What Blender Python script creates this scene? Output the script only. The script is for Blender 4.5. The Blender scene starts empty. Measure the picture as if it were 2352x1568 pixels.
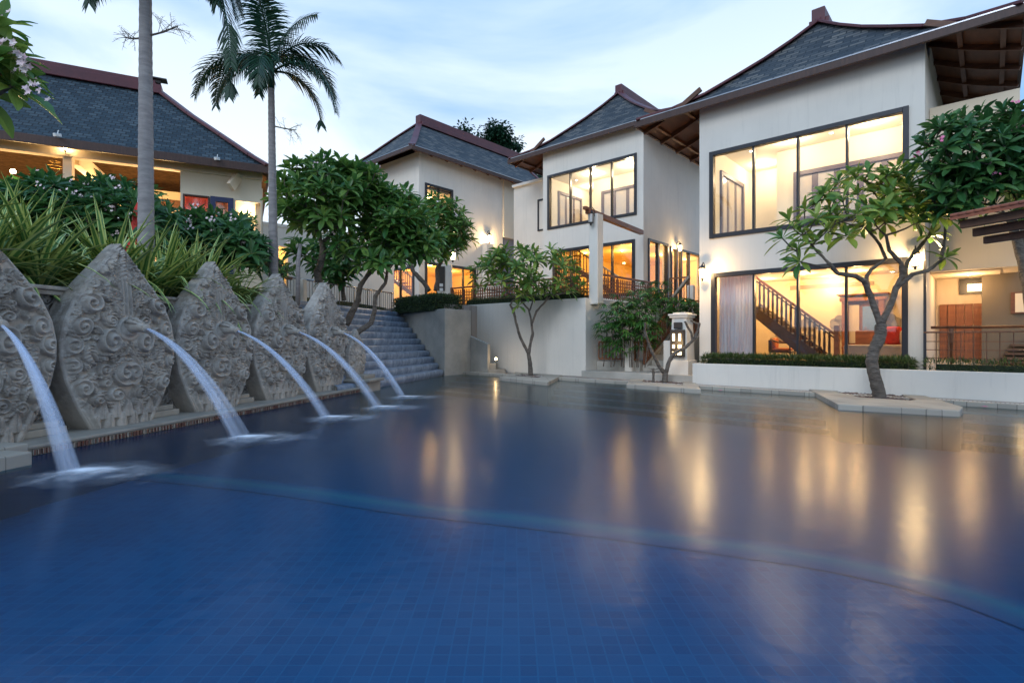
import bpy, math, random
import numpy as np
from mathutils import Vector, Matrix
random.seed(7)
V = Vector
PI = math.pi
sc = bpy.context.scene
COL = sc.collection
F, CX, HZ, CH = 1228.0, 1176.0, 780.0, 1.25      # focal length, principal column, horizon row of the survey, camera height

def P(px, py, Y): return V(((px-CX)/F*Y, Y, CH+(HZ-py)/F*Y))
def G(px, py, z=0.0):
    Y = (CH-z)*F/(py-HZ); return V(((px-CX)/F*Y, Y, z))

class Frame:
    def __init__(s, ox, oy, ux, uy):
        n = math.hypot(ux, uy); s.o = V((ox, oy, 0)); s.u = V((ux/n, uy/n, 0)); s.v = V((-uy/n, ux/n, 0)); s.ang = math.atan2(uy, ux)
    def W(s, u, w, z=0): return s.o+s.u*u+s.v*w+V((0, 0, z))
    def L(s, p): d = p-s.o; return V((d.x*s.u.x+d.y*s.u.y, d.x*s.v.x+d.y*s.v.y, p.z))
    def front(s, px, py, w=0):
        r = (px-CX)/F; b = s.o+s.v*w
        u = (r*b.y-b.x)/(s.u.x-r*s.u.y); Y = b.y+s.u.y*u
        return u, CH+(HZ-py)/F*Y
    def side(s, px, py, u=0):
        r = (px-CX)/F; b = s.o+s.u*u
        w = (r*b.y-b.x)/(s.v.x-r*s.v.y); Y = b.y+s.v.y*w
        return w, CH+(HZ-py)/F*Y

# ------------------------------------------------------------------ materials
MATS = {}
class N:
    def __init__(s, name):
        s.m = bpy.data.materials.new(name); s.m.use_nodes = True; s.nt = s.m.node_tree
        s.n = s.nt.nodes; s.l = s.nt.links; s.b = s.n['Principled BSDF']; s.out = s.n['Material Output']
        MATS[name] = s.m
    def a(s, t, **k):
        x = s.n.new(t)
        for q, v in k.items():
            if q in x.inputs: x.inputs[q].default_value = v
            else: setattr(x, q, v)
        return x
    def k(s, a, b): s.l.new(a, b)
    def ramp(s, fac, stops):
        r = s.a('ShaderNodeValToRGB'); e = r.color_ramp.elements
        while len(e) < len(stops): e.new(.5)
        for i, (p, c) in enumerate(stops): e[i].position = p; e[i].color = (*c, 1)
        s.k(fac, r.inputs[0]); return r.outputs[0]
    def bump(s, h, st, d=.01, base=None):
        b = s.a('ShaderNodeBump'); b.inputs['Strength'].default_value = st; b.inputs['Distance'].default_value = d
        s.k(h, b.inputs['Height'])
        if base: s.k(base, b.inputs['Normal'])
        s.k(b.outputs[0], s.b.inputs['Normal']); return b.outputs[0]
    def coord(s, scale=(1, 1, 1), what='Object'):
        t = s.a('ShaderNodeTexCoord'); m = s.a('ShaderNodeMapping'); m.inputs['Scale'].default_value = scale
        s.k(t.outputs[what], m.inputs[0]); return m.outputs[0]
    def noise(s, co, scale, det=4, rough=.55, dist=0):
        n = s.a('ShaderNodeTexNoise'); n.inputs['Scale'].default_value = scale; n.inputs['Detail'].default_value = det
        n.inputs['Roughness'].default_value = rough; n.inputs['Distortion'].default_value = dist
        s.k(co, n.inputs['Vector']); return n.outputs[0]
    def mix(s, f, a, b):
        m = s.a('ShaderNodeMix'); m.data_type = 'RGBA'
        if isinstance(f, float): m.inputs[0].default_value = f
        else: s.k(f, m.inputs[0])
        for i, v in ((6, a), (7, b)):
            if isinstance(v, tuple): m.inputs[i].default_value = (*v, 1)
            else: s.k(v, m.inputs[i])
        return m.outputs[2]

def simple(name, c1, c2=None, scale=3, rough=.6, bump=.2, bs=40, stretch=(1, 1, 1), metal=0, spec=.5, bd=.01):
    s = N(name); c2 = c2 or tuple(x*.8 for x in c1); co = s.coord(stretch)
    n = s.noise(co, scale, 6)
    s.k(s.ramp(n, [(.3, c1), (.7, c2)]), s.b.inputs['Base Color'])
    s.b.inputs['Roughness'].default_value = rough; s.b.inputs['Metallic'].default_value = metal
    s.b.inputs['Specular IOR Level'].default_value = spec
    if bump: s.bump(s.noise(co, bs, 5), bump, bd)
    return s.m

def plaster(name, c, stain=.06):
    s = N(name); co = s.coord()
    big = s.noise(co, .7, 5); streak = s.noise(s.coord((6, 6, .5)), 1.2, 5, .7)
    d = tuple(x*(1-stain) for x in c); d2 = tuple(x*(1-stain*1.4) for x in c)
    a = s.ramp(big, [(.35, c), (.75, d)])
    f = s.ramp(streak, [(.52, (0, 0, 0)), (.8, (1, 1, 1))])
    s.k(s.mix(f, a, d2), s.b.inputs['Base Color']); s.b.inputs['Roughness'].default_value = .75
    s.bump(s.noise(co, 60, 4), .15, .004); return s.m

def emis(name, c, st):
    s = N(name); s.b.inputs['Base Color'].default_value = (.8, .8, .8, 1)
    s.b.inputs['Emission Color'].default_value = (*c, 1); s.b.inputs['Emission Strength'].default_value = st; return s.m

def leafmat(name, dark, light, rough=.35, trans=.25):
    s = N(name); g = s.a('ShaderNodeNewGeometry')
    c = s.ramp(g.outputs['Random Per Island'], [(0, dark), (.7, tuple((a+b)/2 for a, b in zip(dark, light))), (1, light)])
    s.k(c, s.b.inputs['Base Color']); s.b.inputs['Roughness'].default_value = rough
    t = s.a('ShaderNodeBsdfTranslucent'); m = s.a('ShaderNodeMixShader'); m.inputs[0].default_value = trans
    s.k(c, t.inputs[0]); s.k(s.b.outputs[0], m.inputs[1]); s.k(t.outputs[0], m.inputs[2]); s.k(m.outputs[0], s.out.inputs[0])
    return s.m

plaster('white_plaster', (.80, .74, .655), .11); plaster('cream_plaster', (.80, .68, .52)); plaster('pavilion_plaster', (.78, .66, .50))
plaster('room_plaster', (.82, .70, .50), .05); plaster('room_upper_plaster', (.84, .76, .62), .04)
plaster('grey_plaster', (.23, .22, .26)); plaster('taupe_plaster', (.13, .11, .085))
simple('dark_frame', (.018, .018, .024), (.03, .028, .03), 4, .35, .1)
simple('blue_frame', (.02, .03, .09), (.03, .04, .12), 4, .45, .1)
simple('brown_wood', (.17, .065, .03), (.09, .035, .018), 2, .5, .3, 25, (1, 1, 8))
simple('red_wood', (.30, .11, .045), (.17, .06, .028), 2, .45, .3, 25, (1, 1, 6))
simple('dark_wood', (.075, .03, .017), (.04, .018, .012), 2, .4, .3, 25, (1, 1, 6))
simple('beam_wood', (.20, .09, .045), (.12, .055, .03), 3, .6, .3, 25, (6, 1, 1))
simple('fascia_wood', (.085, .04, .028), (.05, .025, .02), 3, .55, .3, 25, (6, 1, 1))
simple('maroon_paint', (.125, .028, .034), (.08, .02, .028), 2, .5, .2, 20)
simple('concrete', (.52, .48, .42), (.33, .31, .27), 1.3, .85, .35, 30)
simple('sandstone', (.42, .37, .30), (.27, .24, .20), 3, .8, .35, 50)
simple('steel', (.38, .38, .40), (.28, .28, .30), 5, .25, 0, metal=1)
simple('iron', (.03, .028, .026), (.05, .04, .035), 8, .45, .15)
simple('bark', (.22, .18, .145), (.085, .068, .055), 7, .85, 1, 16, (1, 1, 2.2), bd=.06)
simple('palm_bark', (.34, .31, .30), (.22, .20, .20), 5, .85, .4, 30, (1, 1, 4))
simple('soil', (.05, .035, .025), (.08, .06, .04), 8, .95, .5, 30)
simple('gravel_stone', (.16, .10, .08), (.07, .05, .05), 3, .55, .3, 30)
simple('red_fabric', (.55, .03, .015), (.42, .02, .012), 3, .75, .2, 60)
simple('orange_fabric', (.60, .20, .06), (.5, .15, .05), 3, .8, .2, 60)
simple('sofa_fabric', (.45, .38, .34), (.36, .30, .27), 3, .85, .2, 60)
simple('white_paint', (.8, .8, .79), (.72, .72, .71), 2, .5, .08)
simple('hedge_core', (.012, .022, .008), (.02, .03, .01), 8, .9, .6, 20)
simple('ornament_grey', (.33, .30, .29), (.28, .26, .25), 4, .7, .1)
simple('grass_ground', (.04, .06, .02), (.07, .07, .03), 3, .95, .5, 30)
simple('thatch', (.20, .11, .05), (.09, .05, .025), 6, .9, .7, 20, (1, 6, 1), bd=.03)
simple('clay_tile', (.42, .13, .06), (.24, .08, .05), 5, .7, .4, 18)
simple('pink_petal', (.75, .12, .28), (.8, .3, .45), 8, .5, 0)
simple('white_petal', (.85, .78, .72), (.85, .55, .62), 14, .5, 0)
simple('gold_metal', (.6, .4, .12), (.5, .3, .1), 4, .35, 0, metal=1)
simple('mirror_glass', (.5, .42, .34), (.45, .4, .33), 2, .12, 0, metal=1)
simple('dark_bowl', (.05, .03, .025), (.03, .02, .02), 3, .25, 0)
simple('paper', (.75, .75, .72), (.6, .6, .6), 30, .8, 0)
emis('bulb', (1, .72, .36), 55); emis('bulb_white', (1, .86, .66), 30); emis('lit_glass', (1, .70, .30), 4.5); emis('lit_room', (1, .74, .36), 1.7)

def curtain(name, c1, c2, em=0):
    s = N(name); co = s.coord((1, 1, .04)); n = s.noise(co, 26, 3)
    c = s.ramp(n, [(.35, c1), (.65, c2)]); s.k(c, s.b.inputs['Base Color']); s.b.inputs['Roughness'].default_value = .8
    t = s.a('ShaderNodeBsdfTranslucent'); m = s.a('ShaderNodeMixShader'); m.inputs[0].default_value = .3
    s.k(c, t.inputs[0]); s.k(s.b.outputs[0], m.inputs[1]); s.k(t.outputs[0], m.inputs[2]); s.k(m.outputs[0], s.out.inputs[0])
curtain('string_curtain', (.92, .91, .95), (.80, .66, .68)); curtain('red_curtain', (.9, .42, .38), (.88, .32, .28)); curtain('pale_curtain', (.8, .55, .42), (.75, .45, .32))

def glass():
    s = N('window_glass'); s.n.remove(s.b)
    t = s.a('ShaderNodeBsdfTransparent'); t.inputs[0].default_value = (.93, .95, .95, 1)
    g = s.a('ShaderNodeBsdfGlossy'); g.inputs['Roughness'].default_value = .02
    lw = s.a('ShaderNodeLayerWeight'); pw = s.a('ShaderNodeMath', operation='POWER'); s.k(lw.outputs['Facing'], pw.inputs[0]); pw.inputs[1].default_value = 4.5
    fr = s.a('ShaderNodeMath', operation='MULTIPLY_ADD'); s.k(pw.outputs[0], fr.inputs[0]); fr.inputs[1].default_value = .5; fr.inputs[2].default_value = .065
    m = s.a('ShaderNodeMixShader'); s.k(fr.outputs[0], m.inputs[0]); s.k(t.outputs[0], m.inputs[1]); s.k(g.outputs[0], m.inputs[2]); s.k(m.outputs[0], s.out.inputs[0])
glass()

def shingles(name, c1, c2, c3, mortar, bw, rh, bump=.6):
    s = N(name); t = s.a('ShaderNodeTexCoord')
    br = s.a('ShaderNodeTexBrick'); br.offset = .5; br.inputs['Scale'].default_value = 1
    br.inputs['Brick Width'].default_value = bw; br.inputs['Row Height'].default_value = rh
    br.inputs['Mortar Size'].default_value = .02; br.inputs['Mortar Smooth'].default_value = .4; br.inputs['Bias'].default_value = 0
    br.inputs['Color1'].default_value = (0, 0, 0, 1); br.inputs['Color2'].default_value = (1, 1, 1, 1); br.inputs['Mortar'].default_value = (.5, .5, .5, 1)
    s.k(t.outputs['UV'], br.inputs['Vector'])
    c = s.ramp(br.outputs['Color'], [(0, c1), (.5, c2), (1, c3)])
    st = s.noise(t.outputs['Object'], .8, 5); c = s.mix(s.ramp(st, [(.4, (0, 0, 0)), (.8, (.5, .5, .5))]), c, tuple(x*.6 for x in c2))
    c = s.mix(br.outputs['Fac'], c, mortar); s.k(c, s.b.inputs['Base Color']); s.b.inputs['Roughness'].default_value = .62
    sep = s.a('ShaderNodeSeparateXYZ'); s.k(t.outputs['UV'], sep.inputs[0])
    d = s.a('ShaderNodeMath', operation='DIVIDE'); s.k(sep.outputs[1], d.inputs[0]); d.inputs[1].default_value = rh
    f = s.a('ShaderNodeMath', operation='FRACT'); s.k(d.outputs[0], f.inputs[0])
    a = s.a('ShaderNodeMath', operation='ADD'); s.k(f.outputs[0], a.inputs[0]); s.k(br.outputs['Color'], a.inputs[1])
    b2 = s.bump(a.outputs[0], bump, .02); s.bump(s.noise(t.outputs['Object'], 40), .3, .01, b2)
shingles('villa_shingle', (.018, .024, .032), (.045, .052, .06), (.15, .14, .125), (.008, .013, .016), .36, .15, .9)
shingles('pavilion_shingle', (.010, .024, .036), (.022, .044, .060), (.060, .085, .10), (.004, .006, .008), .22, .17, 1.4)

def stone():
    s = N('carved_stone'); co = s.coord(); n = s.noise(co, 2.2, 8, .65); n2 = s.noise(co, 11, 6, .7)
    a = s.ramp(n, [(.3, (.55, .485, .41)), (.5, (.42, .37, .315)), (.72, (.15, .125, .105))])
    c = s.mix(s.ramp(n2, [(.5, (0, 0, 0)), (.72, (.7, .7, .7))]), a, (.62, .58, .52)); s.k(c, s.b.inputs['Base Color'])
    s.b.inputs['Roughness'].default_value = .85
    b1 = s.bump(s.noise(co, 26, 8, .7, .6), .5, .02); s.bump(s.noise(co, 90, 4), .35, .006, b1)
    s = N('relief_stone'); co = s.coord(); n = s.noise(co, 2.2, 8, .65)
    s.k(s.ramp(n, [(.3, (.36, .32, .28)), (.7, (.17, .155, .14))]), s.b.inputs['Base Color']); s.b.inputs['Roughness'].default_value = .85
    vv = s.a('ShaderNodeTexVoronoi'); vv.feature = 'SMOOTH_F1'; vv.inputs['Scale'].default_value = 7
    dn = s.a('ShaderNodeTexNoise'); dn.inputs['Scale'].default_value = 4; s.k(co, dn.inputs['Vector'])
    mx = s.mix(.35, co, dn.outputs['Color']); s.k(mx, vv.inputs['Vector'])
    sn = s.a('ShaderNodeMath', operation='SINE'); mu = s.a('ShaderNodeMath', operation='MULTIPLY'); mu.inputs[1].default_value = 26
    s.k(vv.outputs['Distance'], mu.inputs[0]); s.k(mu.outputs[0], sn.inputs[0]); b1 = s.bump(sn.outputs[0], .9, .03); s.bump(s.noise(co, 50, 6), .4, .01, b1)
stone()

def tiles(name, cols, size, grout, rough=.3):
    s = N(name); co = s.coord()
    br = s.a('ShaderNodeTexBrick'); br.offset = 0; br.inputs['Scale'].default_value = 1
    br.inputs['Brick Width'].default_value = size; br.inputs['Row Height'].default_value = size
    br.inputs['Mortar Size'].default_value = .006; br.inputs['Mortar Smooth'].default_value = .4
    br.inputs['Color1'].default_value = (0, 0, 0, 1); br.inputs['Color2'].default_value = (1, 1, 1, 1)
    s.k(co, br.inputs['Vector'])
    c = s.ramp(br.outputs['Color'], [(0, cols[0]), (.5, cols[1]), (1, cols[2])])
    s.k(s.mix(br.outputs['Fac'], c, grout), s.b.inputs['Base Color']); s.b.inputs['Roughness'].default_value = rough
tiles('pool_tile', ((.0, .165, .31), (.0, .19, .345), (.001, .22, .38)), .10, (.002, .26, .42))
tiles('pool_tile_deep', ((.0, .14, .25), (.0, .15, .265), (.0, .16, .28)), .10, (.0, .165, .28))
tiles('pool_step_tile', ((.16, .20, .24), (.2, .24, .27), (.24, .28, .3)), .13, (.12, .15, .18))
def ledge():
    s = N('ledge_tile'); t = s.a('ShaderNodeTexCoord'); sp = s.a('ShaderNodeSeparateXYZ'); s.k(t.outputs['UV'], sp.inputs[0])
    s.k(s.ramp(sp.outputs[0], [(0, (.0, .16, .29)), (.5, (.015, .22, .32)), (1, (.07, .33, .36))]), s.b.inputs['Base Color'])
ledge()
tiles('paving', ((.26, .22, .19), (.32, .28, .24), (.37, .32, .28)), .30, (.17, .15, .13), .7)
tiles('cap_stone', ((.33, .30, .25), (.39, .35, .29), (.44, .40, .33)), .46, (.20, .18, .15), .75)
tiles('edge_tile', ((.10, .04, .03), (.16, .07, .05), (.22, .10, .07)), .05, (.3, .27, .22))
tiles('cream_floor', ((.55, .42, .28), (.6, .46, .3), (.62, .48, .33)), .4, (.4, .3, .2), .35)

def water():
    s = N('pool_water'); s.n.remove(s.b)
    t = s.a('ShaderNodeBsdfTransparent'); t.inputs[0].default_value = (.30, .80, .96, 1)
    g = s.a('ShaderNodeBsdfGlossy'); g.inputs['Roughness'].default_value = .23; g.inputs[0].default_value = (.71, .71, .68, 1)
    fr = s.a('ShaderNodeFresnel'); fr.inputs[0].default_value = 1.33
    co = s.coord((1, 1, 1)); n1 = s.noise(co, 5, 4, .6); n2 = s.noise(co, 22, 3, .6)
    b = s.a('ShaderNodeBump'); b.inputs['Strength'].default_value = .10; b.inputs['Distance'].default_value = .035; s.k(n1, b.inputs['Height'])
    b2 = s.a('ShaderNodeBump'); b2.inputs['Strength'].default_value = .06; b2.inputs['Distance'].default_value = .008; s.k(n2, b2.inputs['Height']); s.k(b.outputs[0], b2.inputs['Normal'])
    s.k(b2.outputs[0], g.inputs['Normal'])
    m = s.a('ShaderNodeMixShader'); s.k(fr.outputs[0], m.inputs[0]); s.k(t.outputs[0], m.inputs[1]); s.k(g.outputs[0], m.inputs[2]); s.k(m.outputs[0], s.out.inputs[0])
water()

def veil():
    # silky falling water: streaked, partly see-through; UV.x across, UV.y along
    s = N('falling_water'); t = s.a('ShaderNodeTexCoord'); sp = s.a('ShaderNodeSeparateXYZ'); s.k(t.outputs['UV'], sp.inputs[0])
    m = s.a('ShaderNodeMapping'); m.inputs['Scale'].default_value = (9, .7, 1); s.k(t.outputs['UV'], m.inputs[0])
    n = s.noise(m.outputs[0], 3, 4, .6)
    a = s.a('ShaderNodeMapRange'); a.inputs['From Min'].default_value = 0; a.inputs['From Max'].default_value = 1; a.inputs['To Min'].default_value = .27; a.inputs['To Max'].default_value = .045
    s.k(sp.outputs[1], a.inputs[0])
    mu = s.a('ShaderNodeMath', operation='MULTIPLY'); s.k(n, mu.inputs[0]); mu.inputs[1].default_value = 1.7
    mu2 = s.a('ShaderNodeMath', operation='MULTIPLY', use_clamp=True); s.k(mu.outputs[0], mu2.inputs[0]); s.k(a.outputs[0], mu2.inputs[1])
    s.b.inputs['Base Color'].default_value = (.72, .82, 1, 1); s.b.inputs['Roughness'].default_value = .5
    tr = s.a('ShaderNodeBsdfTransparent'); mx = s.a('ShaderNodeMixShader'); s.k(mu2.outputs[0], mx.inputs[0]); s.k(tr.outputs[0], mx.inputs[1]); s.k(s.b.outputs[0], mx.inputs[2]); s.k(mx.outputs[0], s.out.inputs[0])
    s = N('foam'); t = s.a('ShaderNodeTexCoord'); sp = s.a('ShaderNodeSeparateXYZ'); s.k(t.outputs['UV'], sp.inputs[0])
    n = s.noise(t.outputs['Object'], 3.5, 4)
    ad = s.a('ShaderNodeMath', operation='MULTIPLY_ADD'); s.k(n, ad.inputs[0]); ad.inputs[1].default_value = .9; ad.inputs[2].default_value = -.42
    su = s.a('ShaderNodeMath', operation='ADD'); s.k(sp.outputs[0], su.inputs[0]); s.k(ad.outputs[0], su.inputs[1])
    c = s.ramp(su.outputs[0], [(0, (.97, .97, .97)), (.15, (.70, .70, .70)), (.30, (.30, .30, .30)), (.48, (.09, .09, .09)), (.75, (0, 0, 0))])
    s.b.inputs['Base Color'].default_value = (.88, .93, 1, 1); s.b.inputs['Roughness'].default_value = .6
    tr = s.a('ShaderNodeBsdfTransparent'); mx = s.a('ShaderNodeMixShader'); s.k(c, mx.inputs[0]); s.k(tr.outputs[0], mx.inputs[1]); s.k(s.b.outputs[0], mx.inputs[2]); s.k(mx.outputs[0], s.out.inputs[0])
    s = N('cascade_water'); co = s.coord(what='UV', scale=(1, 1, 1)); m = s.a('ShaderNodeMapping'); m.inputs['Scale'].default_value = (2.2, .25, 1)
    t = s.a('ShaderNodeTexCoord'); s.k(t.outputs['UV'], m.inputs[0]); n = s.noise(m.outputs[0], 2.4, 4, .55)
    c = s.ramp(n, [(.3, (.12, .16, .22)), (.55, (.26, .31, .39)), (.8, (.48, .54, .62))]); s.k(c, s.b.inputs['Base Color']); s.b.inputs['Roughness'].default_value = .3
    s.bump(s.noise(m.outputs[0], 7, 3), .2, .01)
veil()

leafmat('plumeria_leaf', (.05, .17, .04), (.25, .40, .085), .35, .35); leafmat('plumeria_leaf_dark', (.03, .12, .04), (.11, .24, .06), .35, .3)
leafmat('plumeria_leaf_bright', (.06, .19, .04), (.36, .46, .085), .35, .35); leafmat('palm_leaf', (.008, .045, .022), (.02, .085, .035), .4, .2)
leafmat('rhapis_leaf', (.03, .13, .03), (.12, .27, .05)); leafmat('hedge_leaf', (.025, .06, .016), (.10, .15, .035), .45); leafmat('far_leaf', (.012, .05, .025), (.03, .08, .035))
def variegated():
    s = N('pandanus_leaf'); t = s.a('ShaderNodeTexCoord'); sp = s.a('ShaderNodeSeparateXYZ'); s.k(t.outputs['UV'], sp.inputs[0])
    g = s.a('ShaderNodeNewGeometry')
    c = s.ramp(sp.outputs[0], [(0, (.62, .66, .20)), (.22, (.60, .64, .20)), (.27, (.09, .21, .05)), (.46, (.07, .18, .05)), (.5, (.25, .36, .10)), (.54, (.07, .18, .05)), (.73, (.09, .21, .05)), (.78, (.60, .64, .20)), (1, (.56, .6, .18))])
    gr = s.ramp(g.outputs['Random Per Island'], [(0, (0, 0, 0)), (1, (.3, .3, .3))])
    c = s.mix(gr, c, (.08, .2, .05)); s.k(c, s.b.inputs['Base Color']); s.b.inputs['Roughness'].default_value = .35
variegated()

# ------------------------------------------------------------------ mesh building
OFF = {}
def root_off(o):
    while o.parent: o = o.parent
    return OFF.get(o.name, V((0, 0, 0)))
def tag(o, label=None, cat=None, group=None, kind=None):
    if label: o['label'] = label
    if cat: o['category'] = cat
    if group: o['group'] = group
    if kind: o['kind'] = kind
    return o
def thing(name, loc, label, cat, group=None, rz=0, world=True):
    e = bpy.data.objects.new(name, None); COL.objects.link(e); e.location = loc; e.rotation_euler = (0, 0, rz); e.empty_display_size = .2
    if world: OFF[e.name] = V(loc)
    return tag(e, label, cat, group)

class MB:
    def __init__(s): s.v = []; s.f = []; s.uv = []
    def add(s, vs, fs, uvs=None):
        b = len(s.v); s.v += [tuple(x) for x in vs]; s.f += [tuple(i+b for i in f) for f in fs]
        s.uv += (uvs if uvs else [(0, 0)]*len(vs)); return s
    def box(s, x0, x1, y0, y1, z0, z1):
        return s.add([(x0, y0, z0), (x1, y0, z0), (x1, y1, z0), (x0, y1, z0), (x0, y0, z1), (x1, y0, z1), (x1, y1, z1), (x0, y1, z1)],
                     [(0, 3, 2, 1), (4, 5, 6, 7), (0, 1, 5, 4), (1, 2, 6, 5), (2, 3, 7, 6), (3, 0, 4, 7)])
    def beam(s, a, b, w, h, up=V((0, 0, 1))):
        a, b = V(a), V(b); d = (b-a).normalized(); x = d.cross(up)
        if x.length < 1e-4: x = V((1, 0, 0))
        x.normalize(); y = x.cross(d).normalized(); x *= w/2; y *= h/2
        return s.add([a-x-y, a+x-y, a+x+y, a-x+y, b-x-y, b+x-y, b+x+y, b-x+y], [(0, 1, 2, 3), (7, 6, 5, 4), (0, 4, 5, 1), (1, 5, 6, 2), (2, 6, 7, 3), (3, 7, 4, 0)])
    def prism(s, poly, z0, z1):
        n = len(poly); zs = z1 if isinstance(z1, (list, tuple)) else [z1]*n
        a = sum(poly[i][0]*poly[(i+1) % n][1]-poly[(i+1) % n][0]*poly[i][1] for i in range(n))
        if a < 0: poly = poly[::-1]; zs = list(zs)[::-1]
        vs = [(p[0], p[1], z0) for p in poly]+[(p[0], p[1], z) for p, z in zip(poly, zs)]
        return s.add(vs, [tuple(range(n))[::-1], tuple(range(n, 2*n))]+[(i, (i+1) % n, (i+1) % n+n, i+n) for i in range(n)])
    def prismx(s, poly, x0, x1):                     # polygon in (y,z), extruded along x
        n = len(poly); a = sum(poly[i][0]*poly[(i+1) % n][1]-poly[(i+1) % n][0]*poly[i][1] for i in range(n))
        if a < 0: poly = poly[::-1]
        vs = [(x0, p[0], p[1]) for p in poly]+[(x1, p[0], p[1]) for p in poly]
        return s.add(vs, [tuple(range(n))[::-1], tuple(range(n, 2*n))]+[(i, (i+1) % n, (i+1) % n+n, i+n) for i in range(n)])
    def prismy(s, poly, y0, y1):                     # polygon in (x,z), extruded along y
        n = len(poly); a = sum(poly[i][0]*poly[(i+1) % n][1]-poly[(i+1) % n][0]*poly[i][1] for i in range(n))
        if a < 0: poly = poly[::-1]
        vs = [(p[0], y0, p[1]) for p in poly]+[(p[0], y1, p[1]) for p in poly]
        return s.add(vs, [tuple(range(n)), tuple(range(n, 2*n))[::-1]]+[(i, i+n, (i+1) % n+n, (i+1) % n) for i in range(n)])
    def tube(s, pts, rad, n=8, cap=True):
        pts = [V(p) for p in pts]; m = len(pts); rad = rad if isinstance(rad, (list, tuple)) else [rad]*m
        b = len(s.v); ref = None; L = 0
        for i, p in enumerate(pts):
            d = (pts[min(i+1, m-1)]-pts[max(i-1, 0)])
            if d.length < 1e-7: d = V((0, 0, 1))
            d.normalize()
            if ref is None: ref = V((1, 0, 0)) if abs(d.x) < .9 else V((0, 1, 0))
            x = (ref-d*ref.dot(d)).normalized(); ref = x; y = d.cross(x)
            if i: L += (p-pts[i-1]).length
            for k in range(n):
                a = 2*PI*k/n; s.v.append(tuple(p+x*math.cos(a)*rad[i]+y*math.sin(a)*rad[i])); s.uv.append((k/n, i/max(1, m-1)))
        for i in range(m-1):
            for k in range(n):
                k2 = (k+1) % n; s.f.append((b+i*n+k, b+i*n+k2, b+(i+1)*n+k2, b+(i+1)*n+k))
        if cap: s.f.append(tuple(b+k for k in range(n))[::-1]); s.f.append(tuple(b+(m-1)*n+k for k in range(n)))
        return s
    def lathe(s, prof, c, n=16):
        return s.tubez([(r, z) for r, z in prof], c, n)
    def tubez(s, prof, c, n):
        b = len(s.v); c = V(c)
        for r, z in prof:
            for k in range(n):
                a = 2*PI*k/n; s.v.append((c.x+r*math.cos(a), c.y+r*math.sin(a), c.z+z)); s.uv.append((k/n, z))
        for i in range(len(prof)-1):
            for k in range(n):
                k2 = (k+1) % n; s.f.append((b+i*n+k, b+i*n+k2, b+(i+1)*n+k2, b+(i+1)*n+k))
        s.f.append(tuple(b+k for k in range(n))[::-1]); s.f.append(tuple(b+(len(prof)-1)*n+k for k in range(n))); return s
    def sphere(s, c, r, sz=1, n=8):
        return s.tubez([(r*math.sin(PI*i/n)+1e-4, -r*sz*math.cos(PI*i/n)) for i in range(n+1)], c, n*2)
    def build(s, name, m, parent=None, smooth=False, bevel=0, world=True, origin=True):
        me = bpy.data.meshes.new(name); vs = s.v
        o = bpy.data.objects.new(name, me); COL.objects.link(o)
        if parent is not None:
            o.parent = parent
            if world:
                f = root_off(parent); vs = [(x-f.x, y-f.y, z-f.z) for x, y, z in vs]
        elif origin and vs:
            a = np.array(vs); c = V(((a[:, 0].min()+a[:, 0].max())/2, (a[:, 1].min()+a[:, 1].max())/2, a[:, 2].min()))
            vs = [(x-c.x, y-c.y, z-c.z) for x, y, z in vs]; o.location = c; OFF[o.name] = c
        me.from_pydata(vs, [], s.f)
        ul = me.uv_layers.new(name='UVMap'); li = np.empty(len(me.loops), dtype=np.int32); me.loops.foreach_get('vertex_index', li)
        ul.data.foreach_set('uv', np.array(s.uv, dtype=np.float32)[li].ravel())
        me.materials.append(MATS[m])
        if smooth: me.polygons.foreach_set('use_smooth', [True]*len(me.polygons))
        if bevel:
            b = o.modifiers.new('bevel', 'BEVEL'); b.width = bevel; b.segments = 2; b.limit_method = 'ANGLE'; b.harden_normals = False
        return o

def lamp(loc, power, parent=None, col=(1, .66, .30), r=.06, kind='POINT', size=1, rot=None, sy=None):
    l = bpy.data.lights.new('lamp_light', kind); l.energy = power; l.color = col
    if kind == 'POINT': l.shadow_soft_size = r
    if kind == 'AREA': l.size = size; l.shape = 'RECTANGLE'; l.size_y = sy or size
    if kind == 'SPOT': l.shadow_soft_size = r; l.spot_size = size; l.spot_blend = .6
    o = bpy.data.objects.new('lamp_light', l); COL.objects.link(o)
    if parent:
        o.parent = parent; loc = V(loc)-root_off(parent)
    o.location = loc
    if rot: o.rotation_euler = rot
    return o

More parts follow.
